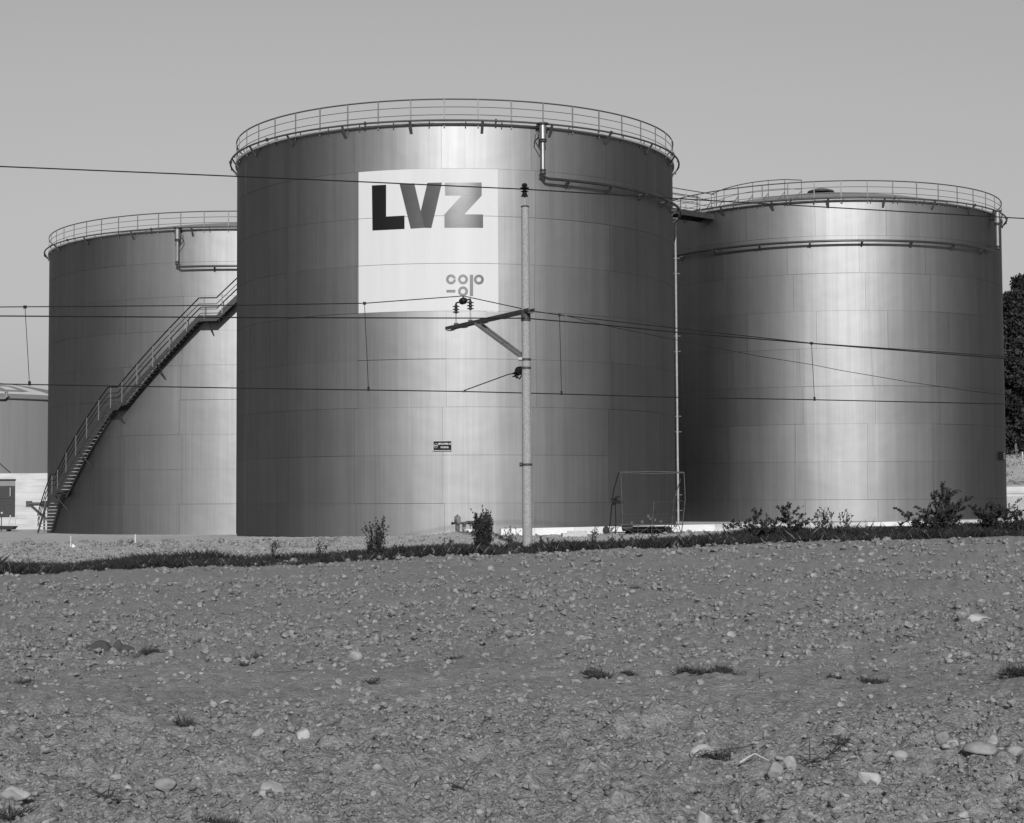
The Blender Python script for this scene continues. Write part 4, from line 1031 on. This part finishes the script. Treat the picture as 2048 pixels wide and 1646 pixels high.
# pale terrace wall behind the right tank
def terrace():
    a, b = Vector((27, 114.2, 0)), Vector((62, 115.5, 0)); zl = 0.2; zt = at_depth(2030, 973, 114.4).z
    T = thing('terrace_wall', 'pale stepped concrete terrace wall right of the right tank', 'wall', (a.x, a.y, zl))
    n = 4; h = (zt-zl)/n
    for i in range(n):
        for j in range(9):
            p, q = a.lerp(b, j/9), a.lerp(b, (j+1)/9)
            MB().bar(Vector((p.x-a.x+.01, p.y-a.y+i*.12, h*(i+.5))), Vector((q.x-a.x-.01, q.y-a.y+i*.12, h*(i+.5))), .7, h-.03).build('block', M['conc'], T)
terrace()
f_post = at_depth(2045, 918, 140); tag(MB().bar((0, 0, -.3), (0, 0, .75), .09, .09).build('fence_post', M['timber'], None, (f_post.x, 140, gz(f_post.x, 140))), 'single pale fence post below the forest trees', 'post')
# dark board lying along the wall and a plank on the gravel
p = at_depth(1795, 1060, 68.2); tag(MB().box((0, 0, 0), (2.6, .2, .1), Matrix.Rotation(.17, 3, 'Z')).build('board', M['wood_dark'], None, (p.x, p.y, gz(p.x, p.y)+.06)), 'long dark board lying at the foot of the white wall', 'board')
p = at_depth(1148, 1067, 62.5); o_ = tag(MB().box((0, 0, 0), (.9, .5, .14), Matrix.Rotation(.1, 3, 'Z')).box((.1, .02, .11), (.7, .4, .08), Matrix.Rotation(-.1, 3, 'Z')).build('plank_stack', M['timber'], None, (p.x, p.y, gz(p.x, p.y)+.06)), 'two short planks on the gravel between mast and trailer', 'planks')

# ------------------------------------------------------------------ stones of the field
def ico(sub):
    t = (1+5**.5)/2
    v = [(-1, t, 0), (1, t, 0), (-1, -t, 0), (1, -t, 0), (0, -1, t), (0, 1, t), (0, -1, -t), (0, 1, -t), (t, 0, -1), (t, 0, 1), (-t, 0, -1), (-t, 0, 1)]
    f = [(0, 11, 5), (0, 5, 1), (0, 1, 7), (0, 7, 10), (0, 10, 11), (1, 5, 9), (5, 11, 4), (11, 10, 2), (10, 7, 6), (7, 1, 8), (3, 9, 4), (3, 4, 2), (3, 2, 6), (3, 6, 8), (3, 8, 9), (4, 9, 5), (2, 4, 11), (6, 2, 10), (8, 6, 7), (9, 8, 1)]
    v = [Vector(p).normalized() for p in v]
    for _ in range(sub):
        nf = []; cache = {}
        def mid(a, b):
            k_ = (min(a, b), max(a, b))
            if k_ not in cache: v.append((v[a]+v[b]).normalized()); cache[k_] = len(v)-1
            return cache[k_]
        for a, b, c in f:
            x, y, z = mid(a, b), mid(b, c), mid(c, a); nf += [(a, x, z), (b, y, x), (c, z, y), (x, y, z)]
        f = nf
    return np.array([tuple(p) for p in v]), np.array(f)
IV1, IF1 = ico(1); IV0, IF0 = ico(0); IV2, IF2 = ico(2)
def stone_shape(V, g, cut=7, rough=.06):
    """a rounded pebble with a few flattened faces"""
    V = V.copy()
    for i in range(cut):
        n = g.normal(size=3); n /= np.linalg.norm(n); d = g.uniform(.42, .85); t = V@n; V -= np.outer(np.maximum(t-d, 0), n)
    V *= 1+g.normal(0, rough, (len(V), 1))
    return V
g_ = np.random.default_rng(3)
STONES = [np_mesh('stone', stone_shape(IV1, g_, 11, .035), IF1, M['stone'], True) for _ in range(10)]
def sample_ground(n, xs, ys, g):
    px_ = g.uniform(*xs, n); py_ = g.uniform(*ys, n)
    if xs[0] == -80:      # thinner scatter goes on to both sides of the view
        k_ = int(n*.2); px_[:k_] = np.where(g.random(k_) < .5, g.uniform(-800, -80, k_), g.uniform(2130, 2850, k_))
    u = (px_-W/2)/F; v = -(py_-H/2)/F
    D = np.outer(u, np.array(RT))+np.outer(v, np.array(UPV))+np.array(FWD)
    t = np.full(n, 15.0)
    for _ in range(40):
        x, y = D[:, 0]*t, D[:, 1]*t; z = ground_z(x, np.minimum(y, 80)); t = np.clip(.5*t+.5*(z-CZ)/np.minimum(D[:, 2], -.01), 5, 75)
    return D[:, 0]*t, D[:, 1]*t
def surf(x, y): return ground_z(x, y)+relief(np.asarray(x, float), np.asarray(y, float))

# three hundred largest as parts of the field
g3 = np.random.default_rng(21)
xs, ys = sample_ground(230, (-50, 2100), (1135, 1670), g3)
_x2, _y2 = sample_ground(45, (1480, 2080), (1470, 1640), g3); _x3, _y3 = sample_ground(15, (60, 700), (1500, 1640), g3)
xs, ys = np.concatenate([xs, _x2, _x3]), np.concatenate([ys, _y2, _y3])
pxw = np.clip(g3.lognormal(math.log(15), .36, 290), 10, 36)*np.where(ys > 24, .72, 1.0)*np.where((xs > 1.2) & (ys < 13), 1.25, 1.0)
for i in range(290):
    x, y = float(xs[i]), float(ys[i]); s = float(pxw[i]*y/F/2)
    link('stone', STONES[int(g3.integers(10))], field, (x, y, float(surf(x, y))+s*g3.uniform(-.05, .3)), (g3.normal(0, .3), g3.normal(0, .3), g3.uniform(0, 6.28)), (s*g3.uniform(.9, 1.3), s*g3.uniform(.8, 1.1), s*g3.uniform(.5, .85)))

def pebbles():
    g = np.random.default_rng(5)
    parts_v, parts_f = [], []; off = 0
    def scatter(x, y, s, V0, F0, nvar, sink):
        nonlocal off
        z = surf(x, y); n = len(x)
        var = np.stack([stone_shape(V0, g, 6, .05) for _ in range(nvar)]); sel = g.integers(nvar, size=n)
        P = var[sel]*np.stack([s*g.uniform(.8, 1.5, n), s*g.uniform(.8, 1.2, n), s*g.uniform(.6, 1.15, n)], -1)[:, None, :]
        a = g.uniform(0, 2*pi, n); c, sn = np.cos(a)[:, None], np.sin(a)[:, None]
        X = P[:, :, 0]*c-P[:, :, 1]*sn+x[:, None]; Y = P[:, :, 0]*sn+P[:, :, 1]*c+y[:, None]; Z = P[:, :, 2]+z[:, None]+(s*sink)[:, None]
        parts_v.append(np.stack([X, Y, Z], -1).reshape(-1, 3)); parts_f.append((F0[None]+(np.arange(n)*len(V0))[:, None, None]+off).reshape(-1, 3)); off += n*len(V0)
    n = 3400; x, y = sample_ground(n, (-80, 2130), (1090, 1690), g); scatter(x, y, np.clip(g.lognormal(math.log(4.2), .42, n), 1.8, 10)*y/F*np.where(y > 22, .8, 1), IV1, IF1, 8, .1)
    n = 34000; x, y = sample_ground(n, (-80, 2130), (1078, 1690), g); b = vnoise(y*.35+x*.03, x*.05, 5); b = b+.9*vnoise(x*.5+4, y*.5, 6); kp = g.random(n) < np.clip(.5+1.7*b, .05, 1); x, y = x[kp], y[kp]; scatter(x, y, np.clip(g.lognormal(math.log(1.9), .4, len(x)), .8, 5)*y/F*np.where(y > 22, .85, 1), IV0, IF0, 12, .2)
    # clods of earth, broken and angular
    cv, cf, o1 = parts_v[:], parts_f[:], off; parts_v.clear(); parts_f.clear(); off = 0
    n = 48000; x, y = sample_ground(n, (-80, 2130), (1082, 1690), g); b = vnoise(y*.35+x*.03, x*.05, 5); b = b+1.0*vnoise(x*.6, y*.6, 7); kp = g.random(n) < np.clip(.65+1.7*b, .06, 1); x, y = x[kp], y[kp]
    scatter(x, y, np.clip(g.lognormal(math.log(3.7), .45, len(x)), 1.4, 10)*y/F, IV0, IF0, 14, .35)
    me = np_mesh('clods', np.concatenate(parts_v), np.concatenate(parts_f), M['clod'], False); kind(link('clods', me, field), 'stuff')
    parts_v[:] = cv; parts_f[:] = cf; off = o1
    cv, cf, o1 = parts_v[:], parts_f[:], off; parts_v.clear(); parts_f.clear(); off = 0
    n = 9000; x, y = sample_ground(n, (-80, 2130), (1090, 1690), g); b = vnoise(y*.35+x*.03, x*.05, 5)+.8*vnoise(x*.6, y*.6, 7); kp = g.random(n) < np.clip(.5+1.4*b, .1, 1); x, y = x[kp], y[kp]  # plant bits mixed with dark lumps standing in for shaded holes
    scatter(x, y, np.clip(g.lognormal(math.log(1.3), .4, len(x)), .7, 3.2)*y/F, IV0, IF0, 10, .1)
    me = np_mesh('debris_and_shade_specks', np.concatenate(parts_v), np.concatenate(parts_f), M['debris_shade'], False); kind(link('debris_and_shade_specks', me, field), 'stuff')
    parts_v[:] = cv; parts_f[:] = cf; off = o1
    # pale gravel of the yard beyond the verge
    n = 12000; x = g.uniform(-24, 24, n); y = verge_y(x)+2.2+g.random(n)**1.3*22; kp = (np.hypot(x-TANKS['centre'][0], y-TANKS['centre'][1]) > RC+.2); x, y = x[kp], y[kp]
    scatter(x, y, np.clip(g.lognormal(math.log(.035), .5, len(x)), .015, .14), IV0, IF0, 12, .1)
    o = link('pebbles', np_mesh('pebbles', np.concatenate(parts_v), np.concatenate(parts_f), M['pebble'], False), field); kind(o, 'stuff')
pebbles()

def big_stone(px_, py_, wpx, hpx, label, seed, m='stone_pale', cut=9, rot=0.0):
    P = on_ground(px_, py_+hpx*.5); s = P.y/F; g = np.random.default_rng(seed)
    me = np_mesh('stone', stone_shape(IV2, g, cut, .02), IF2, M[m], True); w, h = wpx*s/2, hpx*s/2
    o = link('stone', me, None, (P.x, P.y+w*.5, float(surf(P.x, P.y))+h*.72), (g.normal(0, .12), rot, g.normal(0, .25)), (w*1.15, w*.85, h*1.35)); tag(o, label, 'stone')
big_stone(1737, 1568, 54, 46, 'largest pale angular stone, low at the right of the field', 1, cut=12)
big_stone(1963, 1238, 48, 24, 'smooth oval stone alone at the far right of the field', 2, cut=4)
big_stone(1404, 1492, 46, 24, 'pale sausage-shaped stone beside a dark dry tuft', 3, cut=4, rot=-.15)
big_stone(602, 1463, 30, 24, 'small whitish stone left of the centre of the field', 4)
big_stone(328, 1566, 50, 30, 'broad flat stone in the lower left of the field', 5, 'stone')
big_stone(1551, 1539, 30, 34, 'upright stone, left of a pair beside the dry branch', 6, 'stone'); big_stone(1580, 1541, 26, 30, 'upright stone, right of a pair beside the dry branch', 7, 'stone')
big_stone(1802, 1530, 34, 26, 'round stone just above the largest pale stone', 8, 'stone'); big_stone(1965, 1516, 58, 22, 'long knobbly stone near the right border', 9, 'stone', 5)
big_stone(1887, 1492, 28, 28, 'upright blocky stone above the long knobbly one', 10, 'stone'); big_stone(1985, 1476, 34, 28, 'rounded stone at the right above the blocky one', 11, 'stone')
big_stone(2034, 1521, 40, 22, 'flat stone cut by the right border', 12, 'stone'); big_stone(28, 1602, 54, 26, 'flat slab stone in the bottom left corner', 13, 'stone'); big_stone(545, 1592, 52, 30, 'low wide stone half sunk in soil at the lower left', 14, 'stone')
big_stone(1407, 1636, 38, 26, 'dark rounded stone at the bottom border', 15, 'stone'); big_stone(1316, 1343, 20, 18, 'square upright stone between the dark dirt patches', 16, 'stone')

# ------------------------------------------------------------------ odds and ends on the field
def sack():
    P = on_ground(215, 1306); s = P.y/F; n, m = 40, 18
    T = thing('old_sack', 'dark crumpled sack lying on the soil at the left', 'sack', P)
    def lump(cx_, w, h, seed, dy, m_):
        g = np.random.default_rng(seed); V = IV2.copy(); V = V*(1+.12*np.sin(V[:, :1]*5+seed)*np.cos(V[:, 1:2]*4)+g.normal(0, .03, (len(V), 1)))
        V[:, 2] = np.maximum(V[:, 2], -.25)
        return np_mesh('cloth', V*np.array([w*s/2, w*s*.38, h*s]), IF2, M['rag'], True), (cx_*s, dy, .0)
    for nm, a in (('cloth', (-18, 58, 24, 1, .05, 0)), ('fold', (16, 26, 23, 2, .12, 0)), ('fold', (34, 30, 15, 3, .08, 0)), ('hem', (22, 56, 8, 4, -.02, 0))):
        me, l = lump(*a); link(nm, me, T, l)
sack()

def tuft(px_, py_, wpx, hpx, label, seed, n=70, m='twig', flat=.5, name='weed_tuft'):
    P = on_ground(px_, py_); s = P.y/F; hw, hh = wpx*s/2, hpx*s; r = random.Random(seed); lv = Leaves()
    for i in range(int(n*1.8)):
        x = max(-1.3, min(1.3, r.gauss(0, .55)))*hw; y = r.uniform(-hw, hw)*.4; z = float(surf(P.x+x, P.y+y))-P.z
        d = Vector((r.gauss(0, 1)*.8, r.gauss(0, .5), r.uniform(.1, 1.2)*(1-flat)+.15)); L = hh*r.uniform(.5, 1.4)
        lv.leaf(Vector((x, y, z)), d, L, L*.05+.004, r)
    o = lv.build(name, M[m], None); o.location = P; tag(o, label, 'weed', 'dry tufts on the field'); return o
for i, (x, y, w, h, n, lb) in enumerate(((297, 1314, 34, 14, 160, 'dark tuft right of the crumpled sack'), (512, 1314, 50, 16, 90, 'dry tuft with straw in the left middle of the field'), (488, 1332, 14, 14, 30, 'tiny tuft below the straw tuft'), (906, 1316, 26, 12, 70, 'small dark tuft near the middle of the field'),
                                   (745, 1368, 32, 10, 70, 'flat dark tuft left of the field middle'), (366, 1460, 16, 26, 40, 'thin upright tuft in the left foreground'), (1182, 1342, 30, 14, 110, 'leftmost of the dark dirt tufts in a row'), (1201, 1348, 36, 18, 200, 'thick dark tuft second in the row'),
                                   (1258, 1349, 24, 10, 120, 'narrow dark tuft third in the row'), (1378, 1349, 46, 16, 220, 'broad dark tuft fourth in the row'), (1436, 1353, 70, 14, 240, 'long ragged dark tuft fifth in the row'), (1746, 1362, 46, 12, 240, 'dark flat tuft in the right middle of the field'),
                                   (1668, 1358, 26, 8, 80, 'faint tuft left of the dark flat tuft'), (2034, 1364, 50, 26, 300, 'bushy dark tuft cut by the right border'), (1438, 1508, 50, 20, 120, 'feathery dry tuft right of the sausage-shaped stone'), (42, 1366, 36, 14, 50, 'sparse tuft at the left border'),
                                   (1270, 1178, 26, 8, 60, 'distant tuft below the trailer'), (1118, 1186, 22, 8, 50, 'distant tuft right of the mast foot'), (1660, 1181, 26, 6, 60, 'distant dark tuft before the shrubs'), (435, 1646, 70, 22, 160, 'dry grass tuft at the bottom border'), (28, 1640, 60, 34, 60, 'spiky grass tuft in the bottom left corner'), (990, 1271, 32, 8, 60, 'flat tuft in the upper middle of the field'))):
    tuft(x, y, w, h, lb, 200+i, n)
def twig(pts, r0, label, seed, m='twig', side=5):
    P0 = on_ground(*pts[0]); r = random.Random(seed); T = thing('dry_twig', label, 'twig', P0, group='dry twigs on the field')
    P = [on_ground(x, y) for x, y in pts]; P = [p-P0+Vector((0, 0, float(surf(p.x, p.y))-p.z+.02+r.uniform(0, .03))) for p in P]
    MB().tube(P, [r0*(1-.6*i/(len(P)-1)) for i in range(len(P))], 5).build('stem', M[m], T)
    for i in range(side):
        a = P[r.randint(0, len(P)-2)]; d = Vector((r.gauss(0, 1), r.gauss(0, .6), abs(r.gauss(0, .22)))).normalized(); L = r.uniform(.05, .15)
        MB().tube([a, a+d*L*.5+Vector((0, 0, .02)), a+d*L], [r0*.5, r0*.35, r0*.15], 4).build('side_twig', M[m], T)
twig([(1590, 1536), (1620, 1533), (1650, 1530), (1675, 1520), (1690, 1505), (1702, 1494)], .008, 'dark dry branch curving up in the right foreground', 1, 'twig', 40)
twig([(1385, 1512), (1420, 1512), (1470, 1500), (1510, 1499)], .006, 'long thin stalk behind the feathery tuft', 2, 'drytwig', 6)
twig([(200, 1612), (196, 1602), (204, 1598), (215, 1608), (240, 1616), (262, 1618), (285, 1623)], .009, 'curled vine stalk in the lower left foreground', 3, 'twig', 8)
twig([(630, 1480), (650, 1474), (672, 1462)], .007, 'straight grey stalk right of the whitish stone', 4, 'drytwig', 2)
twig([(1480, 1540), (1510, 1541), (1535, 1541)], .006, 'pale straw left of the upright stone pair', 5, 'straw', 0)
twig([(905, 1590), (925, 1598), (945, 1607)], .008, 'short dark stalk low in the field middle', 6, 'twig', 2)
twig([(540, 1548), (560, 1544), (580, 1546)], .006, 'small bent stalk low left of the middle', 7, 'drytwig', 1)
twig([(1345, 1425), (1365, 1424), (1380, 1424)], .007, 'short stalk lying level right of the middle', 8, 'drytwig', 1)
def straw_bits():
    g = np.random.default_rng(8); n = 520; x, y = sample_ground(n, (-40, 2090), (1130, 1680), g); z = surf(x, y)+.008
    a = g.normal(0, .7, n); L = g.uniform(.04, .14, n); w = g.uniform(.0025, .005, n); t = g.normal(0, .15, n)
    dx, dy, dz = np.cos(a)*L, np.sin(a)*L, t*L; nx, ny = -np.sin(a)*w, np.cos(a)*w
    V = np.stack([np.stack([x-dx+nx, y-dy+ny, z-dz*.2], -1), np.stack([x-dx-nx, y-dy-ny, z-dz*.2+.003], -1), np.stack([x+dx-nx, y+dy-ny, z+np.abs(dz)+.003], -1), np.stack([x+dx+nx, y+dy+ny, z+np.abs(dz)], -1)], 1).reshape(-1, 3)
    me = np_mesh('straw_bits', V, np.arange(len(V)).reshape(-1, 4), M['straw'], False); me.materials.append(M['twig'])
    me.polygons.foreach_set('material_index', (g.random(n) < .6).astype(np.int32))
    kind(link('straw_bits', me, field), 'stuff')
straw_bits()
